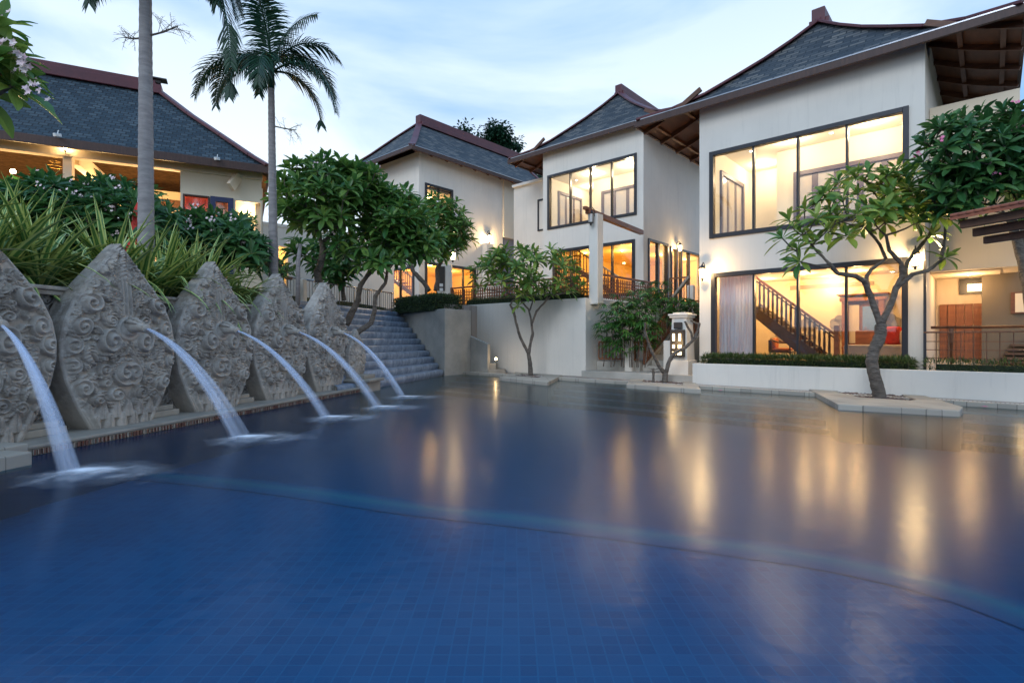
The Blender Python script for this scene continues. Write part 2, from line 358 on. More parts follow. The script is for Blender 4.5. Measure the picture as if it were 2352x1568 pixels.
def wallgrid(mb, axis, d0, d1, a0, a1, z0, z1, ops):
    xs = sorted({a0, a1, *[o[0] for o in ops], *[o[1] for o in ops]}); zs = sorted({z0, z1, *[o[2] for o in ops], *[o[3] for o in ops]})
    xs = [x for x in xs if a0 <= x <= a1]; zs = [z for z in zs if z0 <= z <= z1]
    def solid(i, j):
        if i < 0 or j < 0 or i >= len(xs)-1 or j >= len(zs)-1: return False
        x = (xs[i]+xs[i+1])/2; z = (zs[j]+zs[j+1])/2
        return not any(o[0] < x < o[1] and o[2] < z < o[3] for o in ops)
    T = (lambda a, d, z: (a, d, z)) if axis == 'u' else (lambda a, d, z: (d, a, z))
    def q(*p): mb.add([T(*x) for x in p], [(0, 1, 2, 3)])
    for i in range(len(xs)-1):
        for j in range(len(zs)-1):
            if not solid(i, j): continue
            A, B, C, D = xs[i], xs[i+1], zs[j], zs[j+1]
            q((A, d0, C), (B, d0, C), (B, d0, D), (A, d0, D)); q((A, d1, D), (B, d1, D), (B, d1, C), (A, d1, C))
            if not solid(i-1, j): q((A, d1, C), (A, d0, C), (A, d0, D), (A, d1, D))
            if not solid(i+1, j): q((B, d0, C), (B, d1, C), (B, d1, D), (B, d0, D))
            if not solid(i, j-1): q((A, d0, C), (A, d1, C), (B, d1, C), (B, d0, C))
            if not solid(i, j+1): q((A, d0, D), (B, d0, D), (B, d1, D), (A, d1, D))

def window(par, axis, d, out, a0, a1, z0, z1, mull=(), fw=.1, mw=.05, fm='dark_frame', name='window', glass=True, proud=.05, rail=None):
    """framed window; d = outer wall face, out = -1/+1 direction outwards"""
    T = (lambda m, a, b, p, q, z, w: m.box(a, b, min(p, q), max(p, q), z, w)) if axis == 'u' else (lambda m, a, b, p, q, z, w: m.box(min(p, q), max(p, q), a, b, z, w))
    m = MB(); o, i = d+out*proud, d-out*.12
    T(m, a0, a0+fw, o, i, z0, z1); T(m, a1-fw, a1, o, i, z0, z1); T(m, a0+fw, a1-fw, o-out*.004, i, z1-fw, z1); T(m, a0+fw, a1-fw, o-out*.004, i, z0, z0+fw)
    fr = m.build(name, fm, par, bevel=.008, world=False)
    for x in mull:
        mm = MB(); T(mm, x-mw/2, x+mw/2, d+out*.01, i, z0+fw-.004, z1-fw+.004); mm.build('mullion', fm, fr, world=False)
    if rail:
        mm = MB(); T(mm, a0+fw, a1-fw, d+out*.008, i, rail-.025, rail+.025); mm.build('rail', fm, fr, world=False)
    if glass:
        xs = [a0+fw]+list(mull)+[a1-fw]
        for k in range(len(xs)-1):
            g = MB(); T(g, xs[k]+mw/2, xs[k+1]-mw/2, d-out*.05, d-out*.056, z0+fw-.003, z1-fw+.003); g.build('pane', 'window_glass', fr, world=False)
    return fr

# ------------------------------------------------------------------ camera, world, sun
cam = bpy.data.cameras.new('camera'); co = bpy.data.objects.new('camera', cam); COL.objects.link(co); sc.camera = co
co.location = (0, 0, CH); co.rotation_euler = (PI/2, 0, 0); cam.sensor_width = 36; cam.lens = F/2352*36; cam.shift_y = -(784-HZ)/2352
cam.clip_start = .05; cam.clip_end = 2000
w = bpy.data.worlds.new('World'); sc.world = w; w.use_nodes = True; nt = w.node_tree; nn = nt.nodes; bg = nn['Background']
sky = nn.new('ShaderNodeTexSky'); sky.sky_type = 'NISHITA'; sky.sun_disc = False; SE, SR = math.radians(5), math.radians(215)
sky.sun_elevation = SE; sky.sun_rotation = SR; sky.ozone_density = 3; sky.air_density = 1.3; sky.dust_density = .6
tc = nn.new('ShaderNodeTexCoord'); mp = nn.new('ShaderNodeMapping'); mp.inputs['Scale'].default_value = (1, 1, 2.6); mp.inputs['Location'].default_value = (.35, .1, 0); nt.links.new(tc.outputs['Generated'], mp.inputs[0])
nz = nn.new('ShaderNodeTexNoise'); nz.inputs['Scale'].default_value = 1.5; nz.inputs['Detail'].default_value = 7; nz.inputs['Roughness'].default_value = .5; nz.inputs['Distortion'].default_value = .4; nt.links.new(mp.outputs[0], nz.inputs['Vector'])
cr = nn.new('ShaderNodeValToRGB'); cr.color_ramp.elements[0].position = .36; cr.color_ramp.elements[1].position = .58; cr.color_ramp.elements[0].color = (.05, .05, .05, 1); nt.links.new(nz.outputs[0], cr.inputs[0])
sz = nn.new('ShaderNodeSeparateXYZ'); nt.links.new(tc.outputs['Generated'], sz.inputs[0])
mrg = nn.new('ShaderNodeMapRange'); mrg.inputs['From Min'].default_value = .32; mrg.inputs['From Max'].default_value = .75; mrg.inputs['To Min'].default_value = 1; mrg.inputs['To Max'].default_value = .22; nt.links.new(sz.outputs[2], mrg.inputs[0])
mlt = nn.new('ShaderNodeMath'); mlt.operation = 'MULTIPLY'; nt.links.new(cr.outputs[0], mlt.inputs[0]); nt.links.new(mrg.outputs[0], mlt.inputs[1])
sk2 = nn.new('ShaderNodeMix'); sk2.data_type = 'RGBA'; sk2.inputs[0].default_value = .8; nt.links.new(sky.outputs[0], sk2.inputs[6]); sk2.inputs[7].default_value = (2.7, 6.2, 12.0, 1)
mx = nn.new('ShaderNodeMix'); mx.data_type = 'RGBA'; nt.links.new(mlt.outputs[0], mx.inputs[0]); nt.links.new(sk2.outputs[2], mx.inputs[6]); mx.inputs[7].default_value = (9.9, 11.4, 12.9, 1)
nt.links.new(mx.outputs[2], bg.inputs[0]); bg.inputs[1].default_value = .1
sl = bpy.data.lights.new('sun', 'SUN'); sl.energy = 1.1; sl.angle = math.radians(25); sl.color = (.86, .93, 1.0); so = bpy.data.objects.new('sun', sl); COL.objects.link(so)
SUNDIR = V((-.62, -1.0, .75)); so.rotation_euler = SUNDIR.to_track_quat('Z', 'Y').to_euler(); so.location = (0, 0, 30)
sc.view_settings.view_transform = 'Standard'; sc.view_settings.look = 'None'; sc.view_settings.exposure = 0; sc.view_settings.gamma = 1
sc.cycles.max_bounces = 8; sc.cycles.transparent_max_bounces = 24; sc.cycles.diffuse_bounces = 3; sc.cycles.sample_clamp_indirect = 4; sc.cycles.caustics_reflective = False; sc.cycles.caustics_refractive = False

# ------------------------------------------------------------------ frames
F3 = Frame(5.26, 15.0, 1367, -1228)
C2 = V((5.14, 20.9, 0)); F2 = Frame(*(C2-F3.u*5.02).xy, 1367, -1228)
F1 = Frame(-8.15, 28.74, 1367, -1228)
FP = Frame(-8.13, 17.9, .893, .451)
A_ = V((.2164, .9763, 0)); N_ = V((.9763, -.2164, 0))

# ------------------------------------------------------------------ the ground, pool, deck, terraces
def struct(name, mb, m, **k): return tag(mb.build(name, m, **k), kind='structure')
struct('ground', MB().box(-300, 300, -120, 480, -2.2, -2.0), 'grass_ground')
def xy(p): return (p.x, p.y)
def fl(Y, off=0): p = V((-5.38+.2214*(Y-6.77), Y, 0))+N_*off; return (p.x, p.y)   # fountain line
pool_edge = .42
basin = MB().prism([fl(-8, pool_edge-.3), fl(14.2, pool_edge-.3), xy(F3.W(-9.5, -1.3)), xy(F3.W(14, -1.3)), (20, -8)], -1.75, -.572)
struct('pool_floor', basin, 'pool_tile_deep')
lip = [G(px, py, -.5) for px, py in ((400, 1084), (500, 1093), (700, 1116), (940, 1150), (1250, 1182), (1600, 1226), (1900, 1268), (2150, 1322), (2352, 1386), (2650, 1500))]
lip = [lip[0]+V((-1.2, .3, 0))]+lip
sh = MB().prism([(p.x, p.y) for p in lip]+[(3.5, -4), (-6.5, -4), (-6.5, lip[0].y)], -1.5, -.565); struct('pool_shelf', sh, 'pool_tile')
def crom(P_, n=8):
    o = []
    for i in range(len(P_)-1):
        a, b, c, d = P_[max(0, i-1)], P_[i], P_[i+1], P_[min(len(P_)-1, i+2)]
        for k in range(n): t = k/n; o.append(.5*((2*b)+(c-a)*t+(2*a-5*b+4*c-d)*t*t+(3*b-a-3*c+d)*t**3))
    return o+[P_[-1]]
lpc = crom(lip); lm = MB()
for i, p in enumerate(lpc):
    d = (lpc[min(i+1, len(lpc)-1)]-lpc[max(0, i-1)]).normalized(); n_ = V((-d.y, d.x, 0))
    for o, u_, z_ in ((-.26, 0, -.558), (0, 1, -.553), (.22, 0, -.563)): q = p+n_*o; lm.v.append((q.x, q.y, z_)); lm.uv.append((u_, i*.1))
    if i: b0 = (i-1)*3; lm.f += [(b0, b0+3, b0+4, b0+1), (b0+1, b0+4, b0+5, b0+2)]
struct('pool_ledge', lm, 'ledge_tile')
st = MB()
for i, z in enumerate((-.10, -.22, -.34, -.46)):
    a, b = -1.42-.42*i, -1.42-.42*(i+1)
    st.prism([xy(F3.W(-8.6, a)), xy(F3.W(13, a)), xy(F3.W(13, b)), xy(F3.W(-8.2, b))], -1.5, z)
struct('pool_steps', st, 'pool_step_tile')
wm = MB(); wm.add([(*fl(-8, pool_edge-.25), 0), (20, -8, 0), (*xy(F3.W(14, -1.38)), 0), (*xy(F3.W(-10.5, -1.38)), 0), (*fl(14.6, pool_edge-.25), 0)], [(0, 1, 2, 3, 4)])
struct('pool_water', wm, 'pool_water')
deck = MB().prism([xy(F3.W(-9.2, -1.4)), xy(F3.W(14, -1.4)), xy(F3.W(14, 8)), xy(F3.W(-9.2, 0.2))], -1.9, .07)
struct('pool_deck', deck, 'paving')
kb = MB(); kb.prism([xy(F3.W(-9.2, -1.46)), xy(F3.W(14, -1.46)), xy(F3.W(14, -1.30)), xy(F3.W(-9.2, -1.30))], -1.4, .085); struct('pool_coping', kb, 'cap_stone', bevel=.01)
# overflow drain slot beside coping
dr = MB()
for i in range(330):
    u = -8+i*.065; dr.prism([xy(F3.W(u, -1.28)), xy(F3.W(u+.045, -1.28)), xy(F3.W(u+.045, -1.2)), xy(F3.W(u, -1.2))], .06, .082)
struct('pool_grating', dr, 'white_paint')
# terraces behind the walls
struct('terrace', MB().prism([(-2.45, 19.35), xy(F3.W(-8.6, -.1)), xy(F3.W(-3.75, -.1)), xy(F3.W(-3.75, 4.1)), xy(F3.W(3, 4.1)), (30, 30), (20, 60), (-20, 60), (-14, 26), (-5.6, 22.8)], -1.9, 2.55), 'paving')
struct('garden_terrace', MB().prism([fl(-8, -.78), fl(13.4, -.78), (-5.9, 18), (-4.9, 22), (-5.6, 22.8), (-14, 26), (-60, 30), (-60, -8)], -1.9, 1.72), 'soil')
struct('upper_garden', MB().prism([(-6.9, 12.6), (-6.95, 16.5), (-5.9, 19.4), (-5.4, 23), (-14, 28), (-60, 60), (-60, 9), (-9.5, 9.5)], 1.0, 2.62), 'grass_ground')

# ------------------------------------------------------------------ fountain wall with carved panels
fw = thing('fountain_wall', (*fl(9.5, -.3), 0), 'long grey stone fountain wall with carved frieze behind the tall carved panels', 'wall')
def strip(mb, y0, y1, o0, o1, z0, z1): mb.prism([fl(y0, o0), fl(y1, o0), fl(y1, o1), fl(y0, o1)], z0, z1)
m = MB(); strip(m, 3.0, 13.1, -.75, -.28, -.2, 1.8); m.build('wall', 'relief_stone', fw)
m = MB(); strip(m, 2.98, 13.14, -.8, -.22, 1.8, 1.86); strip(m, 2.98, 13.16, -.82, -.18, 1.86, 1.91); m.build('coping', 'carved_stone', fw, bevel=.012)
m = MB(); strip(m, 5.75, 12.9, -.28, pool_edge-.02, -.8, .075); strip(m, 5.75, 12.9, -.29, pool_edge+.03, .075, .115); m.build('ledge', 'sandstone', fw, bevel=.012)
m = MB(); strip(m, 3.0, 5.75, -.29, pool_edge+.1, -.8, .16); m.build('ledge', 'cap_stone', fw, bevel=.015)
m = MB()
n_ = 150
for i in range(n_):
    y = 5.85+(12.85-5.85)*i/n_; h = (12.85-5.85)/n_
    strip(m, y+.004, y+h-.010, pool_edge-.02, pool_edge+.012, .004, .062)
m.build('trim_tile', 'edge_tile', fw, bevel=.006)
m = MB(); strip(m, 5.8, 12.9, pool_edge-.02, pool_edge-.006, .0, .07); m.build('trim_backing', 'cap_stone', fw); m = MB(); strip(m, 5.76, 13.5, pool_edge-.019, pool_edge+.004, -.75, -.006); strip(m, 2.0, 5.755, pool_edge+.08, pool_edge+.106, -.75, -.006); m.build('submerged_tiling', 'pool_tile_deep', fw)
# stepped moulding under each gap
m = MB()
for k in range(6):
    yc = 4.6+1.63*k+.0; 
    strip(m, yc+1.3, yc+1.95, -.28, -.02, .115, .20); strip(m, yc+1.36, yc+1.9, -.28, -.08, .20, .27)
m.build('moulding', 'sandstone', fw, bevel=.01)

def hw(t):
    T = [0, .06, .12, .25, .36, .46, .56, .66, .76, .84, .90, .95, .985, 1]; W = [.46, .54, .62, .755, .82, .825, .775, .67, .50, .345, .225, .135, .06, .01]
    return np.interp(t, T, W)
def relief_field(X, Z, H, seed):
    rng = np.random.RandomState(seed); h = np.zeros_like(X)
    Xw = X+.012*np.sin(Z*9+1.3)*np.cos(X*7); Zw = Z+.012*np.sin(np.abs(X)*11+Z*5); A = np.abs(Xw)
    placed = []
    def scroll(cx, cz, R, hand, ph, turns=2.2, amp=.05):
        nonlocal h
        dx = A-cx; dz = (Zw-cz)*rng.uniform(.8, 1.15); r = np.sqrt(dx*dx+dz*dz); th = np.arctan2(dz, dx)
        m = np.clip((R-r)/(R*.16), 0, 1); m = m*m*(3-2*m)
        w = .5+.5*np.cos(2*PI*turns*r/R*1.0-hand*th+ph); dome = (1-np.clip(r/R, 0, 1)**2)
        val = amp*(.30+.62*np.power(w, .7)+.35*dome)
        h = h*(1-m)+m*val
    def leaf(cx, cz, L, W, ang, amp=.055):
        nonlocal h
        dx = A-cx; dz = Zw-cz; c, s_ = math.cos(ang), math.sin(ang); a = dx*c+dz*s_; b = -dx*s_+dz*c; b = b-.5*(a*a)/L
        ww = W*np.clip(1-(np.abs(a)/L)**1.8, 0, 1)+1e-5; q = np.abs(b)/ww
        m = np.clip((1-q)/.25, 0, 1)*(np.abs(a) < L); m = m*m*(3-2*m)
        rib = .5+.5*np.cos((a/L*9+q*2.6)*2.2); val = amp*(.45+.40*rib*np.clip(1-q, 0, 1)+.38*(1-q)); h = h*(1-m)+m*val
    k = 0
    for it in range(1500):
        t = rng.uniform(.13, .86); z = t*H; R = rng.choice([.18, .14, .11]); 
        if it > 400: R = rng.choice([.08, .06, .048])
        x = rng.uniform(0.02, max(.03, hw(t)-R*.55))
        if any((x-p[0])**2+(z-p[1])**2 < ((R+p[2])*.86)**2 for p in placed): continue
        placed.append((x, z, R))
    order = rng.permutation(len(placed)); placed = [placed[i] for i in order]
    for i, (x, z, R) in enumerate(placed):
        g0 = rng.uniform(0, 6.3)
        for q in range(4): ga = g0+q*.62; leaf(x+math.cos(ga)*R*.95, z+math.sin(ga)*R*.95, R*.62, R*.26, ga+1.0, .05+R*.2)
        if i % 5 == 3: leaf(x, z, R*1.3, R*.6, g0, .085)
        else: scroll(x, z, R*.86, rng.choice([-1, 1]), g0, 1.9 if R > .09 else 1.2, .055+R*.28)
    for i in range(7): leaf(.10+.07*(i % 3), H*(.62+.05*i), .15, .05, 1.1+.1*i, .06)
    # fluted column and finial leaf above the mask
    f = np.clip(1-np.abs(X)/.085, 0, 1); mk = (f > 0)*(Z > H*.60)*(Z < H*.80); h = np.where(mk, .045+.016*np.cos(X/.085*9), h)
    for i, (zz, rr) in enumerate(((.83, .13), (.89, .10), (.94, .07))): leaf(0.0, H*zz, rr*1.3, rr*.75, PI/2, .07)
    # mask mound around the spout
    r = np.sqrt((X/.17)**2+((Z-H*.525)/.16)**2); mk = np.clip((1.25-r)/.25, 0, 1); h = h*(1-mk)+mk*(.055+.085*np.clip(1-r, 0, 1)+.012*np.cos(r*14))
    # lotus petals along the base
    for row, (zz, hh, n) in enumerate(((.15, .20, 5), (.0, .2, 6))):
        for i in range(-n, n+1):
            cx = (i+(.5 if row else 0))*.17; dx = X-cx; zt = (Z-zz)/hh
            wd = .088*np.clip(1-np.clip(zt, 0, 1)**2.2, 0, 1); mk = np.clip((wd-np.abs(dx))/.02, 0, 1)*(zt > -.2)*(zt < 1)
            val = .035+.035*np.clip(1-(dx/.09)**2, 0, 1)-.012*(np.abs(dx) < .006); h = h*(1-mk)+mk*val
    e = (hw(Z/H)-np.abs(X)); h *= .98*np.clip((e-.03)/.06, 0, 1)**.8
    h += .022*np.clip(e/.012, 0, 1)*(1-np.clip((e-.035)/.02, 0, 1))
    return h
def carved_panel_mesh(H=2.43, scale=1.0, seed=3, nx=180, nz=300):
    t = np.linspace(0, 1, nz); s = np.linspace(-1, 1, nx); S, T = np.meshgrid(s, t); X = S*hw(T); Z = T*H
    h = relief_field(X, Z, H, seed); Yf = .36+.05*(1-S**2)+h-.10*np.clip((T-.55)/.45, 0, 1)**1.5
    # local: x along the wall, y outwards (towards the pool)
    v = np.stack([X*scale, Yf*scale, Z*scale], -1).reshape(-1, 3); mb = MB(); mb.v = [tuple(p) for p in v]; mb.uv = [(0, 0)]*len(mb.v)
    idx = np.arange(nx*nz).reshape(nz, nx)
    q = np.stack([idx[:-1, :-1], idx[1:, :-1], idx[1:, 1:], idx[:-1, 1:]], -1).reshape(-1, 4); mb.f = [tuple(int(i) for i in r) for r in q]
    ring = list(idx[:, 0])+list(idx[-1, 1:])+list(idx[::-1, -1][1:])+list(idx[0, ::-1][1:-1]); n = len(ring); b = len(mb.v)
    for r_ in ring: p = mb.v[int(r_)]; mb.v.append((p[0]*1.0, .17*scale*max(0, (p[2]/scale/H-.35)/.65), p[2])); mb.uv.append((0, 0))
    b2 = len(mb.v)
    for r_ in ring: mb.v.append(mb.v[int(r_)]); mb.uv.append((0, 0))
    for i in range(n): mb.f.append((b2+i, b+i, b+(i+1) % n, b2+(i+1) % n))
    return mb
pm = None; ang_w = math.atan2(A_.y, A_.x)
labels = ['carved stone fountain panel cut by the left edge of the photo', 'largest whole carved stone fountain panel, left of the grey palm trunk', 'carved stone fountain panel below the arching striped plants', 'carved stone fountain panel whose peak stands before the metal railing start', 'carved stone fountain panel farthest back beside the cascade steps']
panelY = [5.58, 7.22, 8.86, 10.5, 12.12]
def spout_mb(r=1.0):
    m = MB(); m.tube([(0, .44, 1.30), (0, .56, 1.315), (0, .66, 1.30), (0, .74, 1.285)], [.10*r, .085*r, .06*r, .05*r], 12)
    m.tube([(0, .73, 1.286), (0, .76, 1.28)], [.062*r, .058*r], 12)
    for sx in (-1, 1):
        m.tube([(sx*.05, .48, 1.37), (sx*.075, .57, 1.375), (sx*.06, .65, 1.35)], [.035, .03, .012], 7); m.sphere((sx*.045, .60, 1.365), .022)
    m.tube([(0, .46, 1.40), (0, .58, 1.40), (0, .68, 1.345)], [.04, .035, .015], 8)
    return m
for i, y in enumerate(panelY):
    e = thing('carved_panel', (*fl(y, -.33), .115), labels[i], 'carved panel', 'carved stone panels of the fountain wall', rz=ang_w, world=False)
    if i == 0:
        # local frame x along the wall, y must point to the pool: mirror by rotating the mesh data
        mb = carved_panel_mesh(); mb.v = [(x, -yy, z) for x, yy, z in mb.v]; mb.f = [f[::-1] for f in mb.f]; pmesh = mb.build('stone_slab', 'carved_stone', e, smooth=True, world=False)
        sm = spout_mb(); sm.v = [(x, -yy, z) for x, yy, z in sm.v]; sm.f = [f[::-1] for f in sm.f]; sp = sm.build('spout', 'carved_stone', e, smooth=True, world=False)
        continue
    for src in (pmesh, sp):
        c = src.copy(); COL.objects.link(c); c.parent = e
# small half panel and pedestal beside the cascade
e = thing('carved_panel', (*fl(13.1, .02), .30), 'small low carved stone panel on a pedestal at the cascade end', 'carved panel', rz=ang_w, world=False)
mb = carved_panel_mesh(scale=.5, seed=9, nx=80, nz=120); mb.v = [(x, -yy, z) for x, yy, z in mb.v]; mb.f = [f[::-1] for f in mb.f]; mb.build('stone_slab', 'carved_stone', e, smooth=True, world=False)
m = MB(); strip(m, 12.85, 13.5, -.2, .62, -.6, .24); strip(m, 12.78, 13.56, -.25, .7, .24, .31); strip(m, 12.9, 13.45, -.15, .5, .31, .40)
tag(m.build('pedestal', 'sandstone', bevel=.015), 'pale stone pedestal at the far end of the fountain ledge', 'pedestal')
m = MB(); strip(m, 4.1, 5.55, .5, .86, -.04, .13); strip(m, 4.1, 4.98, .46, .9, .13, .27)
tag(m.build('pedestal', 'cap_stone', bevel=.015), 'low speckled stone pedestal at the left edge of the photo', 'pedestal')

# water jets
ends = [(168, 1088), (552, 1008), (750, 961), (868, 937), (924, 913)]
jl = ['silky water jet falling at the left edge of the photo', 'silky water jet from the largest whole carved panel', 'silky water jet from the panel under the striped plants', 'silky water jet from the fourth carved panel', 'thin silky water jet nearest the cascade steps']
for i, y in enumerate(panelY):
    a = V((*fl(y, .42), 1.395)); b = G(*ends[i]); b.z = 0.01
    j = thing('water_jet', (b.x, b.y, 0), jl[i], 'water jet', 'water jets of the fountain wall'); pts = []; rad = []
    for k in range(15):
        t = k/14; p = a.lerp(b, t); p.z = a.z+(b.z-a.z)*(t*.36+.64*t*t); pts.append(p); rad.append(.024+.062*t)
    sm_ = MB(); rg_ = random.Random(i+70); side_ = V((A_.x, A_.y, 0))
    for q in range(11):
        ox, oz = rg_.uniform(-1, 1), rg_.uniform(-1, 1)*.8; k_ = rg_.uniform(.5, 1.0); pp = []; rr_ = []
        for k in range(15):
            t = k/14; pp.append(pts[k]+side_*ox*(.008+.075*t**1.2)+V((0, 0, oz*(.008+.05*t)))+V((N_.x, N_.y, 0))*oz*.05*t); rr_.append(max(.005, (.012+.03*t)*k_))
        sm_.tube(pp, rr_, 8, cap=False)
    sm_.build('stream', 'falling_water', j, smooth=True)
    # foam patch: a low mound with broken rim drifting from the jet
    m = MB(); dirw = (b-a); dirw.z = 0; dirw.normalize(); dirw = (dirw*.35+V((1, .1, 0))*.8).normalized(); sd = V((-dirw.y, dirw.x, 0)); nr, na = 14, 40
    for r_ in range(nr+1):
        for q in range(na):
            an = 2*PI*q/na; rr = r_/nr; L_ = 1.3 if math.cos(an) > 0 else .6
            p = b+dirw*.07+dirw*math.cos(an)*rr*L_+sd*math.sin(an)*rr*.72; p.z = .012+.03*math.exp(-(rr*3.2)**2); m.v.append(tuple(p)); m.uv.append((rr, q/na))
    for r_ in range(nr):
        for q in range(na): q2 = (q+1) % na; m.f.append((r_*na+q, (r_+1)*na+q, (r_+1)*na+q2, r_*na+q2))
    m.build('foam', 'foam', j, smooth=True)

# ------------------------------------------------------------------ cascade
cas = thing('cascade', (-3.2, 16.5, 0), 'broad stair cascade with silky water sheeting down its stone steps', 'cascade')
BR, BL, TR = V((-2.42, 18.55, 0)), V((-3.95, 12.0, 0)), V((-4.72, 22.0, 0)); d_ = (TR-BR); TL = BL+d_; NS = 11; HT = 2.36
stp, wat = MB(), MB()
for i in range(NS):
    a0, a1 = BL+d_*(i/NS), BR+d_*(i/NS); z1 = HT*(i+1)/NS; t0, t1 = TL, TR
    nrm = (BR-BL).normalized(); perp = V((nrm.y, -nrm.x, 0))
    stp.prism([xy(a0), xy(a1), xy(a1+d_/NS*1.02), xy(a0+d_/NS*1.02)], -1.0, z1-.012)
    # water sheet rounding each nosing
    K = 26; base = len(wat.v); prof = [(0.004, z1-HT/NS+.004), (.045, z1-HT/NS*.55), (.035, z1-.03), (.0, z1-.002), (-.10, z1+.004)]
    L_ = (a1-a0).length; back = (d_/NS)
    for k in range(K+1):
        q = a0.lerp(a1, k/K)
        for c, (o, z) in enumerate(prof[:4]):
            p = q+perp*(o+.004*math.sin(k*.9+i)); wat.v.append((p.x, p.y, z)); wat.uv.append((k/K*L_, i*2+c*.4))
        p = q+back; wat.v.append((p.x, p.y, z1+.004)); wat.uv.append((k/K*L_, i*2+2.2))
    for k in range(K):
        for c in range(4): b0 = base+k*5+c; wat.f.append((b0, b0+5, b0+6, b0+1))
stp.build('steps', 'concrete', cas); wat.build('water_sheet', 'cascade_water', cas, smooth=True)
m = MB().prism([xy(TL), xy(TR), xy(TR+V((-.6, 1.2, 0))), xy(TL+V((-.9, 1.2, 0)))], 1.6, HT-.02); m.build('top_basin', 'concrete', cas)
# side block
m = MB().prism([(-2.33, 18.5), (-1.52, 19.75), (-1.9, 20.6), (-4.3, 23.2), (-4.78, 22.05)], -1.2, 2.33)
tag(m.build('cascade_side_wall', 'concrete', bevel=.02), 'weathered grey concrete block wall beside the cascade under the square hedge', 'wall')
# sloping parapet with lit steps
a, b = G(1074, 860, 0), G(1120, 859, 0); a = P(1075, 770, 19.9); b = P(1120, 790, 18.9)
m = MB(); pa, pb = V((a.x, a.y, 0)), V((b.x, b.y, 0)); pn = V((.55, .83, 0))*.16
m.prism([xy(pa), xy(pb), xy(pb+pn), xy(pa+pn)], -.5, [a.z, b.z, b.z, a.z]); tag(m.build('parapet', 'concrete', bevel=.012), 'small grey concrete parapet with sloping top beside the step light', 'wall')
m = MB(); q = P(1122, 850, 19.0); 
for k, (w_, h_) in enumerate(((1.1, .2), (.5, .42))): m.box(q.x, q.x+w_*.55, q.y-.15+k*.1, q.y+.8, 0, h_)
tag(m.build('garden_step', 'sandstone', bevel=.012), 'two low stone steps lit by a small lamp by the white wall', 'step')

# ------------------------------------------------------------------ retaining walls
WZ = 2.60
m = MB(); uL = F3.front(1068, 700, -.3)[0]; uR = F3.front(1345, 700, -.3)[0]
m.prism([xy(F3.W(uL-.6, -.3)), xy(F3.W(uR, -.3)), xy(F3.W(uR, 4.2)), xy(F3.W(uR-.28, 4.2)), xy(F3.W(uR-.28, -.05)), xy(F3.W(uL-.6, -.05))], -.5, WZ)
tag(m.build('retaining_wall', 'white_plaster', bevel=.012), 'tall smooth white retaining wall behind the small plumeria planter', 'wall')
m = MB(); m.prism([xy(F3.W(uR-.6, -.34)), xy(F3.W(uR+.05, -.34)), xy(F3.W(uR+.05, .9)), xy(F3.W(uR+.003, .9)), xy(F3.W(uR+.003, -.303)), xy(F3.W(uR-.6, -.303))], .05, .36)
# planter wall along house 3
pw = MB(); u0 = F3.front(1590, 850, -.78)[0]
pw.prism([xy(F3.W(u0, -.78)), xy(F3.W(14, -.78)), xy(F3.W(14, -.6)), xy(F3.W(u0+.16, -.6)), xy(F3.W(u0+.16, -.02)), xy(F3.W(u0, -.02))], -.5, .62)
tag(pw.build('planter_wall', 'white_plaster', bevel=.012), 'long low white planter wall under the big lower windows', 'wall')
struct('planting_bed', MB().prism([xy(F3.W(u0+.16, -.6)), xy(F3.W(13.9, -.6)), xy(F3.W(13.9, -.01)), xy(F3.W(u0+.16, -.01))], .0, .50), 'soil')

